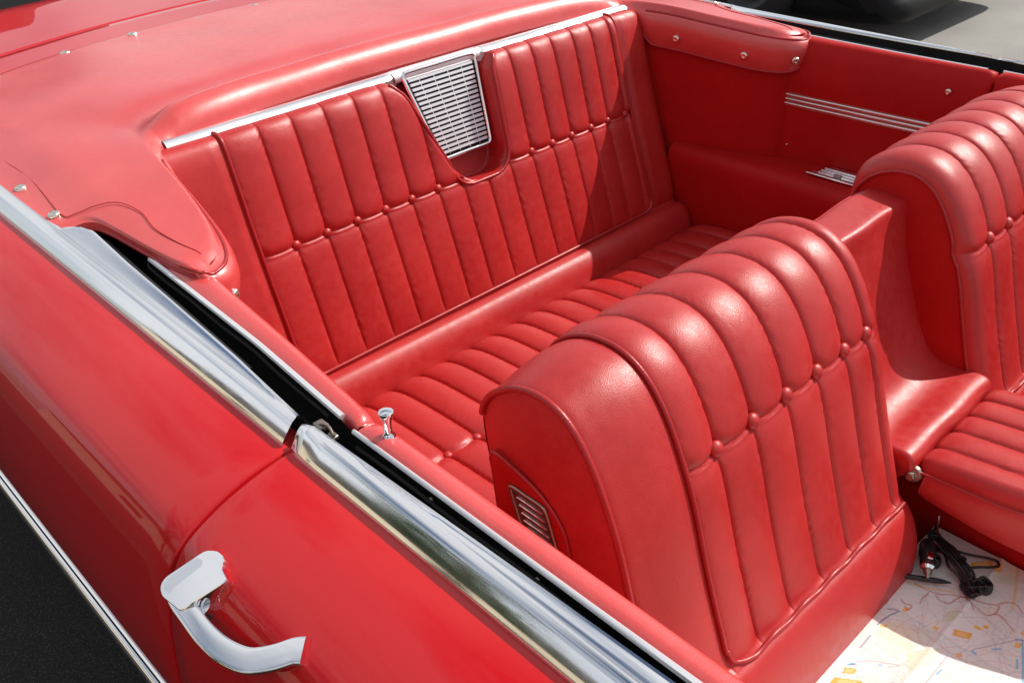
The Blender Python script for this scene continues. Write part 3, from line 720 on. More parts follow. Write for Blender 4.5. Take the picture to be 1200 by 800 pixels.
    for sc, off in ((1.0, -.006), (1.0, .001), (.985, .0035), (.95, .0045), (.5, .0045), (.02, .0045)):
        rws.append([(x, yo + sd_ * off, z) for x, z in (c + (shell - c) * sc)])
    mb = MB(); mb.grid(np.array(rws), False, True, flip=not mir); sh = mb.build('seat_side_shell', M['leather_dark'], seat)
    mb = MB(); mb.ring_tube([(x, yo + sd_ * .0015, z) for x, z in shell], .0028, 6, closed=True); mb.build('piping', M['piping'], seat)
    ax = np.array([.36, -.933]); bx = np.array([1.0, 0.]); O = np.array([-.635, .800])
    W, Hh = .060, .125
    v2 = lambda u, w: O + bx * W * u + np.array([.37, -1]) * Hh * w
    mb = MB(); mb.prism([(*(v2(u, w))[:1], yo + sd_ * .0046, v2(u, w)[1]) for u, w in ((0, 0), (1, 0), (1, 1), (0, 1))], (0, sd_ * .001, 0)); mb.build('vent_backing', M['dullmetal'], seat, smooth=False, recalc=True)
    fp = spline(np.array([(v2(u, w)[0], yo + sd_ * .0065, v2(u, w)[1]) for u, w in ((.5, 0), (.9, 0), (1, .06), (1, .5), (1, .95), (.9, 1), (.5, 1), (.1, 1), (0, .95), (0, .5), (0, .06), (.1, 0))]), 90, True)
    mb = MB(); mb.ring_tube(fp, .0028, 7, closed=True); mb.build('vent_frame', M['dullmetal'], seat)
    for k in range(11):
        w = .09 + k * .082; a, b_ = v2(.16, w), v2(.86, w)
        mb = MB(); mb.ring_tube([(a[0], yo + sd_ * .0065, a[1]), (b_[0], yo + sd_ * .0065, b_[1])], .0014, 6); mb.build('vent_louvre', M['alu'], seat)
    # cushion
    mb = MB(); lo, hi = sorted((my(-.705), my(-.125)))
    top = spline(np.array([(-.44, .40), (-.42, .425), (-.36, .436), (-.20, .438), (.0, .440), (.12, .432), (.16, .40), (.165, .33), (.15, .22)]), 60)
    G = np.array([[(x, y, z - .02 * max(0, (abs((y - (lo + hi) / 2)) / ((hi - lo) / 2)) - .93) / .07) for x, z in top] for y in np.linspace(lo, hi, 40)])
    mb.grid(G); 
    for y, f in ((lo, 0), (hi, 1)):
        q = [(x, y, z - .02) for x, z in top]; mb.grid(np.array([q, [(x, y, .20) for x, y_, z in q]]), flip=bool(f))
    mb.build('front_seat_cushion', M['leather'], car)
    return seat
front_seat(False, 'red leather bucket seat back nearest the camera, with louvred vent on its side')
front_seat(True, 'red leather bucket seat back on the far side')

# ---- centre seat between the buckets
cbp = spline(np.array([(-.675, .60), (-.672, .86), (-.668, .883), (-.655, .8925), (-.62, .8935), (-.597, .8925), (-.5905, .889), (-.588, .882), (-.581, .85), (-.562, .79), (-.538, .725), (-.515, .675), (-.495, .646), (-.472, .630), (-.445, .625), (-.42, .628), (-.402, .629), (-.390, .624), (-.384, .613), (-.383, .595)]), 150)
mb = MB(); yc = np.r_[-.122, -.1215, -.119, -.115, np.linspace(-.11, .15, 30), .155, .159, .1615, .162]
def inset(y): e = np.clip((max(-.115 - y, y - .155)) / .007, 0, 1); return .006 * (1 - math.sqrt(1 - e * e * .999))
Ncb, _ = profile_normals(cbp); sc_ = 1 if Ncb[75][0] > 0 else -1
G = np.array([[(x - sc_ * Ncb[i, 0] * inset(y) + .0015 * math.sin(y * 40 + z * 30), y, z - sc_ * Ncb[i, 1] * inset(y) + .0015 * math.sin(x * 30 + y * 22)) for i, (x, z) in enumerate(cbp)] for y in yc])
mb.grid(G); o_ = len(mb.V) - G.shape[0] * G.shape[1]; nvv = G.shape[1]
for y_i in (0, len(yc) - 1):
    ring = G[y_i]; b_ = ring.copy(); b_[:, 2] = np.minimum(b_[:, 2], .58); b_[:, 0] = np.clip(b_[:, 0], -.67, -.40)
    mb.grid(np.array([ring, b_]), flip=(y_i == 0))
csb = mb.build('centre_seat_back', M['leather'], car, label='narrow smooth red pad between the two front seat backs')
mb = MB(); i0 = 132; mb.ring_tube([(cbp[i0, 0], y, cbp[i0, 1] + .002) for y in np.linspace(-.118, .158, 20)], .0001, 5)
# folding centre cushion, pleated lengthways
ccp = spline(np.array([(-.384, .585), (-.380, .603), (-.368, .611), (-.33, .617), (-.25, .626), (-.15, .634), (-.05, .636), (.02, .625), (.045, .59), (.04, .54)]), 90)
s3 = np.r_[-.108, -.1075, -.105, -.101, np.linspace(-.096, .15, 110), .155, .159, .161]
se3 = np.array([-.1085, -.052, .004, .060, .116, .1615]); tcc = arc(ccp); SG3, TG3 = np.meshgrid(s3, tcc, indexing='ij')
H3 = pleat_height(SG3, TG3, se3, 9.0, .008, .008, 0) * np.clip(1 - np.exp(-TG3 / .02), 0, 1)
e3 = np.clip((-.09 - SG3) / .0185, 0, 1); H3 = H3 - .020 * (1 - np.sqrt(1 - e3 ** 2 * .999))
Ncc, _ = profile_normals(ccp); sg3 = 1 if Ncc[45][1] > 0 else -1
tap_ = np.clip(ccp[None, :, 0] + .29, 0, 1) ** 2 * 1.5
P3 = np.stack([ccp[None, :, 0] + sg3 * Ncc[None, :, 0] * H3, SG3 + tap_ * (.161 - SG3) / .27, ccp[None, :, 1] + sg3 * Ncc[None, :, 1] * H3], -1)
mb = MB(); mb.grid(P3)
low = lambda x: np.interp(x, [-.384, -.36, -.1, .045], [.560, .548, .520, .52])
for i_, f in ((0, True), (-1, False)):
    ring = P3[i_]; sgy = -1 if i_ == 0 else 1
    rowsx = []
    for q, out in ((0, 0), (.12, .004), (.35, .0065), (.6, .006), (.85, .002), (1, -.004)):
        r = ring.copy(); r[:, 2] = ring[:, 2] + (np.minimum(low(ring[:, 0]), ring[:, 2] - .005) - ring[:, 2]) * q; r[:, 1] += sgy * out; rowsx.append(r)
    mb.grid(np.array(rowsx), flip=f)
b0 = P3[0].copy(); b1 = P3[-1].copy()
for b_ in (b0, b1): b_[:, 2] = np.minimum(low(b_[:, 0]), b_[:, 2] - .005)
b0[:, 1] += .004; b1[:, 1] -= .004
mb.grid(np.array([b0, b1]))
csc = mb.build('centre_seat_cushion', M['leather'], car, label='folding centre seat cushion with lengthwise pleats')
mb = MB(); pp = [(x, -.1145 + .001 + 1.5 * max(0, x + .29) ** 2, .5995 + .06 * (x + .38)) for x in np.linspace(-.378, -.02, 30)]; mb.ring_tube(pp, .0018, 6); mb.build('cushion_seam', M['piping'], csc)
mb = MB(); mb.lathe([(.0135, -.002), (.0135, .003), (.012, .005), (.008, .0055), (.0078, .007), (.006, .0082), (.0004, .0085)], (-.383, -.112, .592), (0, -1, .1), 20); shade_auto(mb.build('hinge_bolt', M['dullmetal'], csc), 40)
mb = MB(); mb.lathe([(.0075, 0), (.0075, .006), (.0060, .0075), (.0004, .0076)], (-.383, -.1195, .5925), (0, -1, .1), 6); shade_auto(mb.build('bolt_head', M['dullmetal'], csc), 20)
# support box below the centre cushion
mb = MB(); mb.box((-.66, -.02, .2), (.04, .10, .50), .01); mb.build('centre_support', M['leather_dark'], car)

# ---- floor of the cabin
mb = MB(); mb.box((-1.5, -.86, .18), (.6, .84, .215), .0); mb.build('cabin_floor', M['carpet'], car, smooth=False)
mb = MB(); mb.box((-1.95, -.9, .2), (-1.66, .88, .86), .01); mb.build('rear_bulkhead', M['carpet'], car, smooth=False)


# ------------------------------------------------------------------ road map spread on the near front cushion
FEAT = {
'red': [[(-0.3201, -0.1726), (-0.3026, -0.1721), (-0.2834, -0.1673), (-0.2681, -0.1546), (-0.2533, -0.1469), (-0.2353, -0.1407), (-0.2225, -0.1349), (-0.2104, -0.1276), (-0.2081, -0.1389), (-0.2089, -0.1488)], [(-0.2862, -0.1725), (-0.2755, -0.1783), (-0.2643, -0.1741), (-0.2608, -0.159), (-0.2551, -0.1487), (-0.2435, -0.1512), (-0.2334, -0.1595)], [(-0.2493, -0.15), (-0.2378, -0.1525), (-0.2233, -0.1563), (-0.2144, -0.1565), (-0.2054, -0.1453), (-0.1913, -0.1492), (-0.1749, -0.1592)], [(-0.3185, -0.2162), (-0.3109, -0.2204), (-0.3022, -0.2163), (-0.3019, -0.2275), (-0.3086, -0.225)], [(-0.2958, -0.1749), (-0.2968, -0.1948), (-0.2948, -0.2043)], [(-0.2118, -0.1243), (-0.2042, -0.1122), (-0.194, -0.1066), (-0.1803, -0.1159)]],
'gray': [[(-0.2243, -0.3319), (-0.2234, -0.3033), (-0.2232, -0.2699)], [(-0.2735, -0.3433), (-0.2632, -0.3289), (-0.2804, -0.34), (-0.2956, -0.3502), (-0.3086, -0.3647)], [(-0.2043, -0.2332), (-0.1871, -0.2055), (-0.1655, -0.1705)], [(-0.2588, -0.3664), (-0.2552, -0.3589)]],
'navy': [[(-0.3206, -0.2843), (-0.3171, -0.2607), (-0.3109, -0.2387), (-0.3241, -0.2473)], [(-0.3127, -0.3762), (-0.3075, -0.369)], [(-0.1676, -0.1713), (-0.1584, -0.1643)], [(-0.3174, -0.3394), (-0.3176, -0.3098)]],
'cyan': [[(-0.2198, -0.3057), (-0.2186, -0.2954)], [(-0.1842, -0.2123), (-0.1761, -0.203)], [(-0.1523, -0.2041), (-0.1455, -0.2196)], [(-0.1589, -0.169), (-0.13, -0.2378)], [(-0.2849, -0.3485), (-0.2797, -0.3462)], [(-0.3152, -0.3787), (-0.3108, -0.3702)]],
'tan': [[(-0.2219, -0.0287), (-0.2062, -0.0767), (-0.1935, -0.1199)], [(-0.3265, -0.179), (-0.2997, -0.1669), (-0.2686, -0.1479)]],
'orange_fill': [[(-0.2779, -0.0715), (-0.256, -0.0448), (-0.2481, -0.0571), (-0.2698, -0.0836)], [(-0.2493, -0.0482), (-0.2409, -0.0399), (-0.2353, -0.0594), (-0.2444, -0.0659)], [(-0.2376, -0.215), (-0.216, -0.2043), (-0.2139, -0.2173), (-0.2345, -0.2271)], [(-0.3087, -0.2274), (-0.3026, -0.2236), (-0.3013, -0.2314), (-0.3068, -0.2347)], [(-0.3171, -0.2808), (-0.3093, -0.2753), (-0.3088, -0.2814), (-0.3157, -0.286)], [(-0.3155, -0.3851), (-0.3027, -0.3752), (-0.3005, -0.3862), (-0.314, -0.3969)], [(-0.3175, -0.4091), (-0.2873, -0.389), (-0.2822, -0.3936), (-0.3166, -0.4241)], [(-0.2161, -0.2533), (-0.2096, -0.2488), (-0.2087, -0.2562), (-0.2144, -0.2598)], [(-0.1657, -0.1758), (-0.1588, -0.1723), (-0.1567, -0.1816), (-0.1631, -0.185)], [(-0.1678, -0.1499), (-0.1628, -0.1472), (-0.1606, -0.1558), (-0.1661, -0.157)]],
'green_fill': [[(-0.241, -0.0675), (-0.2204, -0.0323), (-0.209, -0.0699), (-0.2374, -0.0883)], [(-0.2577, -0.1882), (-0.2428, -0.1757), (-0.2439, -0.2014), (-0.2565, -0.2183)], [(-0.2669, -0.3017), (-0.2373, -0.2639), (-0.234, -0.3018), (-0.2487, -0.3326)]],
}
mx0, mx1, my0, my1, st = -.355, .13, -.66, -.030, .0016
gx, gy = np.arange(mx0, mx1, st), np.arange(my0, my1, st)
GX, GY = np.meshgrid(gx, gy, indexing='ij')
colr = np.ones(GX.shape + (3,)) * np.array([.78, .765, .70])
pn = snoise(GX * 1.4, GY * 1.4, 31); pn2 = snoise(GX * 3, GY * 3, 35)
colr[(pn > .45)] = (.79, .80, .75); colr[(pn < -.6)] = (.80, .77, .77); colr[(pn2 > .95)] = (.74, .78, .66)
def in_poly(poly):
    x, y = GX, GY; ins = np.zeros(GX.shape, bool); n = len(poly)
    for i in range(n):
        (x1, y1), (x2, y2) = poly[i], poly[(i + 1) % n]
        cnd = ((y1 > y) != (y2 > y)) & (x < (x2 - x1) * (y - y1) / (y2 - y1 + 1e-12) + x1); ins ^= cnd
    return ins
def stroke(pts, w, c, a=1.0):
    pts = np.array(pts); pts = spline(pts, max(8, int(60 * len(pts) / 3))) if len(pts) > 2 else pts
    dmin = np.full(GX.shape, 9.)
    lo, hi = pts.min(0) - .01, pts.max(0) + .01
    I0 = (gx >= lo[0]) & (gx <= hi[0]); J0 = (gy >= lo[1]) & (gy <= hi[1])
    if not I0.any() or not J0.any(): return
    sub = np.ix_(I0, J0); X, Y = GX[sub], GY[sub]; dm = np.full(X.shape, 9.)
    for (a0, b0), (a1, b1) in zip(pts[:-1], pts[1:]):
        dx, dy = a1 - a0, b1 - b0; t = np.clip(((X - a0) * dx + (Y - b0) * dy) / (dx * dx + dy * dy + 1e-12), 0, 1)
        dm = np.minimum(dm, np.hypot(X - a0 - t * dx, Y - b0 - t * dy))
    k = (np.clip((w - dm) / .001 + .5, 0, 1) * a)[..., None]; colr[sub] = colr[sub] * (1 - k) + np.array(c) * k
for p in FEAT['green_fill']: colr[in_poly(p)] = (.68, .73, .54)
# many thin minor streets, pale
rm = np.random.default_rng(12)
for k in range(14):
    c_ = np.array([rm.uniform(mx0, mx1), rm.uniform(my0, my1)]); n_ = rm.integers(5, 8); an = np.sort(rm.uniform(0, 6.28, n_)); rr_ = rm.uniform(.012, .035, n_)
    colr[in_poly([tuple(c_ + r_ * np.array([math.cos(a_), math.sin(a_)])) for a_, r_ in zip(an, rr_)])] = [(.80, .77, .58), (.72, .77, .60), (.80, .72, .66)][k % 3]
for q_ in np.arange(-.34, .13, .062): stroke([(q_, my0), (q_ + .10, my1)], .0004, (.45, .55, .70), .5)
for q_ in np.arange(-.64, -.03, .062): stroke([(mx0, q_ + .05), (mx1, q_ - .03)], .0004, (.45, .55, .70), .5)
for k in range(420):
    x, y = rm.uniform(mx0, mx1), rm.uniform(my0, my1); a = rm.uniform(0, 6.28); pts = [(x, y)]
    for q in range(rm.integers(3, 8)):
        a += rm.normal(0, .55); x += .022 * math.cos(a); y += .022 * math.sin(a); pts.append((x, y))
    c = [(.62, .56, .56), (.66, .50, .46), (.55, .58, .62), (.70, .62, .45)][k % 4]; stroke(pts, .0006, c, .75)
# rows of small print, too fine to read
for k in range(230):
    x, y = rm.uniform(mx0, mx1), rm.uniform(my0, my1); n = rm.integers(3, 12)
    for q in range(n):
        if rm.random() < .8: stroke([(x + q * .0030, y - q * .0006), (x + q * .0030 + .0018, y - q * .0006 - .0003)], .0006, (.45, .44, .46), .6)
for k in range(16):
    x, y = rm.uniform(mx0, mx1), rm.uniform(my0, my1); w_, h_ = rm.uniform(.004, .011), rm.uniform(.003, .007)
    colr[(abs(GX - x) < w_ / 2) & (abs(GY - y) < h_ / 2)] = [(.86, .42, .06), (.80, .55, .12), (.25, .5, .75)][k % 3]
for p in FEAT['orange_fill']:
    colr[in_poly(p)] = (.84, .42, .07)
    c = np.mean(p, 0); q = [tuple(c + (np.array(v_) - c) * .62) for v_ in p]; colr[in_poly(q)] = (.86, .56, .22)
for p in FEAT['tan']: stroke(p, .0022, (.78, .58, .34), .9)
for p in FEAT['red']: stroke(p, .0009, (.50, .14, .10), .9)
for p in FEAT['gray']: stroke(p, .0009, (.36, .37, .40), .8)
for p in FEAT['navy']: stroke(p, .0009, (.08, .12, .32), .9)
for p in FEAT['cyan']: stroke(p, .0012, (.10, .42, .66), .9)
# printed fold shading is left to the light: the sheet really is creased
MZ = .4455 + .0022 * snoise(GX * .5, GY * .5, 44) + .0007 * snoise(GX * 1.6, GY * 1.6, 47) + .003 * np.exp(-np.abs(GX + .245 + .1 * (GY + .2) * 0) / .006) - .0025 * np.exp(-np.abs(GY + .235) / .006)
MZ = np.minimum(MZ, .4530)
mb = MB(); mb.grid(np.stack([GX, GY, MZ], -1))
mapo = mb.build('road_map', M['paper'], None)
ca_ = mapo.data.color_attributes.new('print', 'FLOAT_COLOR', 'POINT')
ca_.data.foreach_set('color', np.concatenate([colr, np.ones(GX.shape + (1,))], -1).reshape(-1).astype(np.float32))
mapo['label'] = 'printed paper road map lying open on the front seat cushion'; mapo['category'] = 'map'

# ------------------------------------------------------------------ charger lead and pen on the map
ch = bpy.data.objects.new('charger_cable', None); COL.objects.link(ch); ch.location = (-.32, -.13, .455)
ch['label'] = 'black car charger plug with its cable in a tangled bundle on the map'; ch['category'] = 'charger cable'
def child(o): o.matrix_parent_inverse = Matrix.Translation(-ch.location); return o
ax_ = Vector((.028, -.056, -.004)).normalized(); p0 = Vector((-.338, -.104, .474))
mb = MB(); mb.lathe([(.0004, 0), (.006, .0), (.0095, .003), (.0125, .010), (.0130, .030), (.0115, .034), (.0115, .050), (.0100, .053)], p0, ax_, 20); shade_auto(child(mb.build('plug_body', M['plastic'], ch)), 35)
mb = MB(); mb.lathe([(.0102, .052), (.0106, .0525), (.0106, .0565), (.0092, .058), (.0075, .0605), (.0070, .061)], p0, ax_, 20); shade_auto(child(mb.build('plug_ring', M['chrome'], ch)), 35)
mb = MB(); mb.lathe([(.0068, .0605), (.0060, .066), (.0040, .068), (.0036, .073), (.0020, .0755), (.0003, .076)], p0, ax_, 16); child(mb.build('plug_tip', M['dullmetal'], ch))
mb = MB(); mb.box((-.004, -.007, -.001), (.004, .007, .0018), .0008, Matrix.Translation(p0 + ax_ * .040 + Vector((.002, -.001, .0118))) @ ax_.to_track_quat('Y', 'Z').to_matrix().to_4x4()); child(mb.build('plug_contact', M['chrome'], ch))
mb = MB(); mb.ring_tube([(-.345, -.060, .492), (-.331, -.090, .480)], .0018, 7); child(mb.build('metal_pin', M['dullmetal'], ch))
mb = MB(); rc = np.random.default_rng(8)
base = [np.array(q) for q in ((-.330, -.088, .466), (-.308, -.098, .470), (-.288, -.108, .468), (-.268, -.118, .462), (-.250, -.132, .456))]
path = []
for lap in range(9):
    seq = base if lap % 2 == 0 else base[::-1]
    off = np.array([rc.normal(0, .0035), rc.normal(0, .006), abs(rc.normal(0, .004))])
    for q in seq: path.append(q + off + np.array([rc.normal(0, .0015), rc.normal(0, .002), 0]))
    e = seq[-1]; d = .012 if lap % 2 == 0 else -.012; path.append(e + off + np.array([d * (1 + .5 * rc.random()), -d * .4 + rc.normal(0, .012), .003]))
mb.ring_tube(spline(np.array(path), 420), .0023, 7)
mb.ring_tube(spline(np.array([(-.275, -.108, .462), (-.261, -.095, .466), (-.249, -.081, .464), (-.241, -.064, .460), (-.248, -.053, .458), (-.263, -.058, .458), (-.285, -.075, .462), (-.31, -.09, .468)]), 60), .0022, 7)
mb.ring_tube(spline(np.array([(-.338, -.100, .474), (-.343, -.085, .478), (-.335, -.078, .476), (-.318, -.088, .470), (-.300, -.10, .468)]), 40), .0022, 7)
for cx_, cy_, rr_ in ((-.256, -.133, .0105), (-.240, -.115, .011), (-.246, -.124, .0085), (-.318, -.118, .010)):
    for k in range(4):
        mb.ring_tube([(cx_ + rr_ * (1 - .05 * k) * math.cos(a), cy_ + rr_ * (1 - .05 * k) * math.sin(a), .4530 + .0035 * k + .002 * math.sin(2 * a + k)) for a in np.linspace(0, 6.28, 24)], .0022, 6)
child(mb.build('cable', M['plastic'], ch))
mb = MB(); mb.ring_tube([(-.284, -.102, .474), (-.2795, -.114, .474)], .0065, 10); child(mb.build('cable_tie', M['rubber'], ch))
pen = bpy.data.objects.new('pen', None); COL.objects.link(pen); pen.location = (-.30, -.158, .4545)
pen['label'] = 'slim black pen lying beside the charger plug at the seat back'; pen['category'] = 'pen'
dp = Vector((.040, .027, -.001)).normalized(); q0 = Vector((-.336, -.182, .4575))
def pch(o): o.matrix_parent_inverse = Matrix.Translation(-pen.location); return o
mb = MB(); mb.lathe([(.0003, 0), (.0035, .0), (.0042, .002), (.0044, .045), (.0042, .050)], q0, dp, 14); pch(shade_auto(mb.build('pen_barrel', M['plastic'], pen), 40))
mb = MB(); mb.lathe([(.0041, .050), (.0032, .060), (.0018, .066), (.0012, .070), (.0003, .0705)], q0, dp, 14); pch(mb.build('pen_tip', M['rubber'], pen))

# ------------------------------------------------------------------ two dark vehicles parked around the car
def parked(name, label, cat, prof, width, loc, rotz, glass, wheels, lamps):
    """prof: closed side outline (x forward = 0 at the nose, going back negative, z up), origin under the nose"""
    r = bpy.data.objects.new(name, None); COL.objects.link(r); r.location = loc; r.rotation_euler = (0, 0, rotz)
    r['label'] = label; r['category'] = cat
    pr = spline(np.array(prof), 150, True); nn, _ = profile_normals(np.vstack([pr[-1:], pr, pr[:1]])); nn = nn[1:-1]
    c = pr.mean(0); sg = 1 if np.mean(np.sum((pr - c) * nn, 1)) > 0 else -1
    ysn = np.r_[-1, -.995, -.985, -.965, -.93, -.88, np.linspace(-.8, .8, 9), .88, .93, .965, .985, .995, 1]
    rows = []
    for y in ysn:
        e = max(0, (abs(y) - .80) / .20); ins = .17 * (1 - math.sqrt(max(0, 1 - e ** 2.2)))
        tum = np.clip((pr[:, 1] - .85) / .6, 0, 1) * .16 + np.clip((.4 - pr[:, 1]) / .3, 0, 1) * .06
        yy_ = y * (width / 2 - tum); rows.append(np.stack([pr[:, 0] - sg * nn[:, 0] * ins, yy_, pr[:, 1] - sg * nn[:, 1] * ins * .5], 1))
    rows = np.array(rows); mb = MB(); mb.grid(rows, False, True)
    for ring, f in ((rows[0], 1), (rows[-1], 0)):
        c3 = ring.mean(0); mb.grid(np.array([c3 + (ring - c3) * k for k in (1, .6, .02)]), False, True)
    mb.build('body', M['blackpaint'], r, recalc=True)
    hw = lambda z: width / 2 - np.clip((z - .85) / .6, 0, 1) * .16 + .004
    for poly in glass:
        for s_ in (-1, 1):
            mb = MB(); mb.prism([(x, s_ * hw(z), z) for x, z in poly], (0, s_ * .004, 0)); mb.build('side_window', M['glass'], r, smooth=False, recalc=True)
    for x in wheels:
        for s_ in (-1, 1):
            y = s_ * (width / 2 - .10)
            mb = MB(); mb.lathe([(.20, -.10), (.29, -.10), (.315, -.08), (.32, 0), (.315, .08), (.29, .10), (.20, .10)], (x, y, .32), (0, s_, 0), 32); wh = mb.build('wheel', M['rubber'], r)
            mb = MB(); mb.lathe([(.20, .095), (.19, .07), (.10, .06), (.06, .085), (.0005, .09)], (x, y, .32), (0, s_, 0), 24); mb.build('rim', M['plastic'], wh)
    for x, y, z in lamps:
        for s_ in (-1, 1):
            mb = MB(); mb.lathe([(.09, -.03), (.09, .02), (.07, .035), (.0005, .04)], (x, s_ * y, z), (1, 0, .2), 20); mb.build('headlight', M['whitelamp'], r)
    mb = MB(); mb.box((-.06, -width * .42, .34), (.035, width * .42, .47), .03); mb.build('bumper', M['rubber'], r)
    return r
parked('parked_car', 'black car parked across the gap beyond the far door, only its dark lower corner showing', 'car',
       [(-.02, .14), (0, .40), (-.06, .66), (-.45, .80), (-1.0, .89), (-1.5, 1.22), (-1.9, 1.40), (-2.9, 1.42), (-3.6, 1.15), (-4.1, .92), (-4.25, .70), (-4.2, .30), (-4.1, .14), (-2, .13)], 1.75, (-2.37, 4.43, 0), 0,
       [[(-1.55, .93), (-1.85, 1.30), (-2.35, 1.33), (-2.35, .93)], [(-2.42, .93), (-2.42, 1.33), (-2.85, 1.32), (-3.4, 1.08), (-3.4, .95)]], (-.80, -3.35), [(-.06, .62, .62)])
parked('parked_van', 'black van parked behind the trunk at the top left corner', 'van',
       [(-.02, .24), (0, .50), (-.05, .90), (-.35, 1.10), (-.95, 1.75), (-1.3, 2.02), (-2.4, 2.10), (-4.3, 2.08), (-4.6, 1.9), (-4.68, 1.0), (-4.65, .35), (-4.5, .24), (-2.4, .23)], 1.9, (-5.6, .02, 0), 0,
       [[(-1.0, 1.12), (-1.25, 1.70), (-1.9, 1.75), (-1.9, 1.12)], [(-2.0, 1.12), (-2.0, 1.75), (-3.1, 1.77), (-3.1, 1.12)]], (-.85, -3.7), [(-.07, .70, .78)])
# ------------------------------------------------------------------ ground
mb = MB(); mb.add([(-400, -400, 0), (400, -400, 0), (400, 400, 0), (-400, 400, 0)], [(0, 1, 2, 3)])
g = mb.build('ground', M['paving'], None, smooth=False); g['kind'] = 'structure'
mb = MB(); mb.add([(-60, -9, .004), (60, -9, .004), (60, 1.6, .004), (-60, 1.6, .004)], [(0, 1, 2, 3)])
g = mb.build('asphalt_road', M['asphalt'], None, smooth=False); g['kind'] = 'structure'
# unseen building added behind the viewer so the chrome mirrors a beige band
h = bpy.data.objects.new('added_house', None); COL.objects.link(h); h.location = (-3, -15, 0)
h['label'] = 'pale rendered building added out of view, to mirror as a beige band in the chrome'; h['category'] = 'added_house'
M['render'] = plain('pale_render', (.52, .45, .33), .9, .2, .3, 12); M['tiles'] = plain('dark_roof', (.06, .05, .05), .8, .2, .4, 20)
def hp(o): o.matrix_parent_inverse = Matrix.Translation(-h.location); return o
mb = MB(); mb.box((-22, -21, 0), (14, -15, 4.2)); hp(mb.build('wall', M['render'], h, smooth=False))
mb = MB(); mb.prism([(-22.5, -14.6, 4.2), (-22.5, -18, 6.4), (-22.5, -21.4, 4.2)], (37, 0, 0)); hp(mb.build('roof', M['tiles'], h, smooth=False, recalc=True))
for x in (-17.5, -10.2, -1.6, 6.5):
    mb = MB(); mb.box((x, -15.02, 1.0), (x + 1.1, -14.96, 2.5)); wn = hp(mb.build('window', M['tiles'], h, smooth=False))
    mb = MB(); mb.box((x + .1, -14.96, 1.1), (x + 1.0, -14.955, 2.4)); hp(mb.build('pane', M['glass'], h, smooth=False))
M['bark'] = plain('bark', (.09, .07, .05), .9, .2, .5, 30); M['leaves'] = plain('leaves', (.045, .08, .025), .6, .3, 0, 3)
rt = np.random.default_rng(5)  # unseen trees added so the paint mirrors irregular dark shapes
for (tx, ty, th_, rad, lab) in ((-6.2, -9.5, 6.5, 2.1, 'tall leafy tree before the left part of the building, out of view, added for its reflection in the red paint'), (-1.0, -10.8, 4.6, 1.5, 'small leafy tree before the middle of the building, out of view, added for its reflection in the red paint'), (3.4, -9.2, 7.4, 2.4, 'largest leafy tree before the right part of the building, out of view, added for its reflection in the paint')):
    t = bpy.data.objects.new('added_tree', None); COL.objects.link(t); t.location = (tx, ty, 0); t['label'] = lab; t['category'] = 'tree'
    def tp(o): o.matrix_parent_inverse = Matrix.Translation((-tx, -ty, 0)); return o
    mb = MB(); zz_t = np.linspace(0, th_ * .75, 9); pts = [(tx + .12 * math.sin(z), ty + .1 * math.cos(z * 1.3), z) for z in zz_t]; mb.ring_tube(pts, np.linspace(.20, .05, 9), 9)
    for k in range(9):
        a = k * 2.4; z0 = th_ * (.32 + .045 * k); L0 = rad * (.9 - .05 * k)
        mb.ring_tube([(tx, ty, z0), (tx + .5 * L0 * math.cos(a), ty + .5 * L0 * math.sin(a), z0 + .35), (tx + L0 * math.cos(a), ty + L0 * math.sin(a), z0 + .9)], [.06, .04, .015], 6)
    tp(mb.build('trunk', M['bark'], t))
    cl = rt.normal(0, 1, (34, 3)); cl /= np.linalg.norm(cl, axis=1)[:, None]; cl *= (rad * rt.uniform(.35, 1, 34) ** .6)[:, None]; cl[:, 2] *= .95; cl += (tx, ty, th_ * .66)
    V, F = [], []
    for c in cl:
        for q in range(70):
            p = c + rt.normal(0, .30, 3); u = rt.normal(0, 1, 3); u /= np.linalg.norm(u); w_ = np.cross(u, rt.normal(0, 1, 3)); w_ /= np.linalg.norm(w_) + 1e-9
            b0_ = len(V); V += [p - u * .10, p + w_ * .05, p + u * .10, p - w_ * .05]; F.append((b0_, b0_ + 1, b0_ + 2, b0_ + 3))
    tp(mk('crown', V, F, M['leaves'], t, smooth=False))

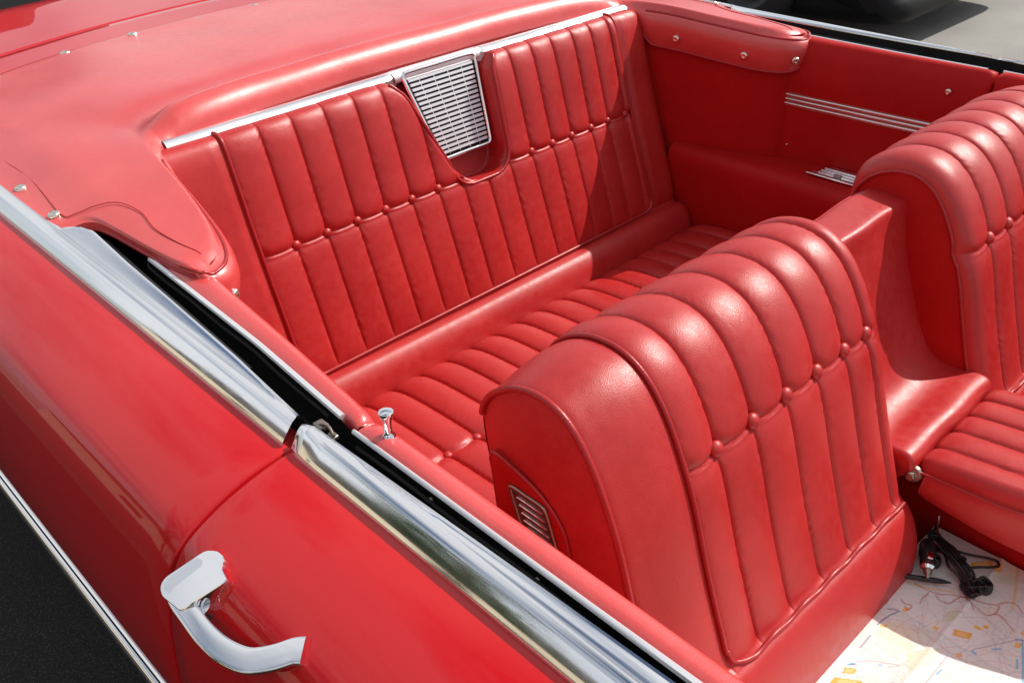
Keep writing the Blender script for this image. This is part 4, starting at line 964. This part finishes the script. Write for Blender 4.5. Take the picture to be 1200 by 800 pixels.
# ------------------------------------------------------------------ light, sky
sd = Vector((.19, .69, .69)).normalized()
el = math.asin(sd.z); az = math.atan2(sd.x, sd.y)
w = bpy.data.worlds.new('World'); S.world = w; w.use_nodes = True
nt = w.node_tree; bg = nt.nodes['Background']
sky = nt.nodes.new('ShaderNodeTexSky'); sky.sky_type = 'NISHITA'; sky.sun_disc = False
sky.sun_elevation = el; sky.sun_rotation = az; sky.air_density = 1.0; sky.dust_density = 1.6; sky.ozone_density = 1.0
tc = N(nt, 'ShaderNodeTexCoord'); mp = N(nt, 'ShaderNodeMapping'); mp.inputs['Scale'].default_value = (1, 1, 2.2)
nt.links.new(tc.outputs['Generated'], mp.inputs['Vector'])
cf = noise(nt, mp.outputs['Vector'], 1.9, 7, .55)
cl = ramp(nt, cf, [(.38, (0, 0, 0)), (.56, (1, 1, 1))])
mx = N(nt, 'ShaderNodeMix', data_type='RGBA'); mx.inputs['B'].default_value = (10.2, 10.3, 10.5, 1)
fm = N(nt, 'ShaderNodeMath', operation='MULTIPLY'); fm.inputs[1].default_value = .85
nt.links.new(cl, fm.inputs[0]); nt.links.new(fm.outputs[0], mx.inputs['Factor'])
nt.links.new(sky.outputs['Color'], mx.inputs['A']); nt.links.new(mx.outputs['Result'], bg.inputs['Color']); bg.inputs['Strength'].default_value = .092
L = bpy.data.lights.new('sun', 'SUN'); L.energy = 4.6; L.angle = R(.55); L.color = (1, .95, .87)
so = bpy.data.objects.new('sun', L); COL.objects.link(so); so.rotation_euler = sd.to_track_quat('Z', 'Y').to_euler(); so.location = (3, 6, 8)

# ------------------------------------------------------------------ camera
cam = bpy.data.cameras.new('camera'); cam.sensor_width = 36; cam.lens = 36 * 1110 / 1200; cam.clip_end = 2000; cam.clip_start = .02
co = bpy.data.objects.new('camera', cam); COL.objects.link(co)
Rm = Matrix(((0.69408, .38009, -.61145), (.71946, -.39634, .57033), (-.02557, -.83577, -.54849)))   # world axes seen from the camera (x right, y down, z ahead)
right = Vector((Rm[0][0], Rm[1][0], Rm[2][0])); down = Vector((Rm[0][1], Rm[1][1], Rm[2][1])); fwd = Vector((Rm[0][2], Rm[1][2], Rm[2][2]))
m3 = Matrix((right, -down, -fwd)).transposed()
co.matrix_world = Matrix.Translation((0, -1.30, 1.57)) @ m3.to_4x4()
S.camera = co
S.view_settings.view_transform = 'Standard'; S.view_settings.look = 'None'; S.view_settings.exposure = 0; S.view_settings.gamma = 1
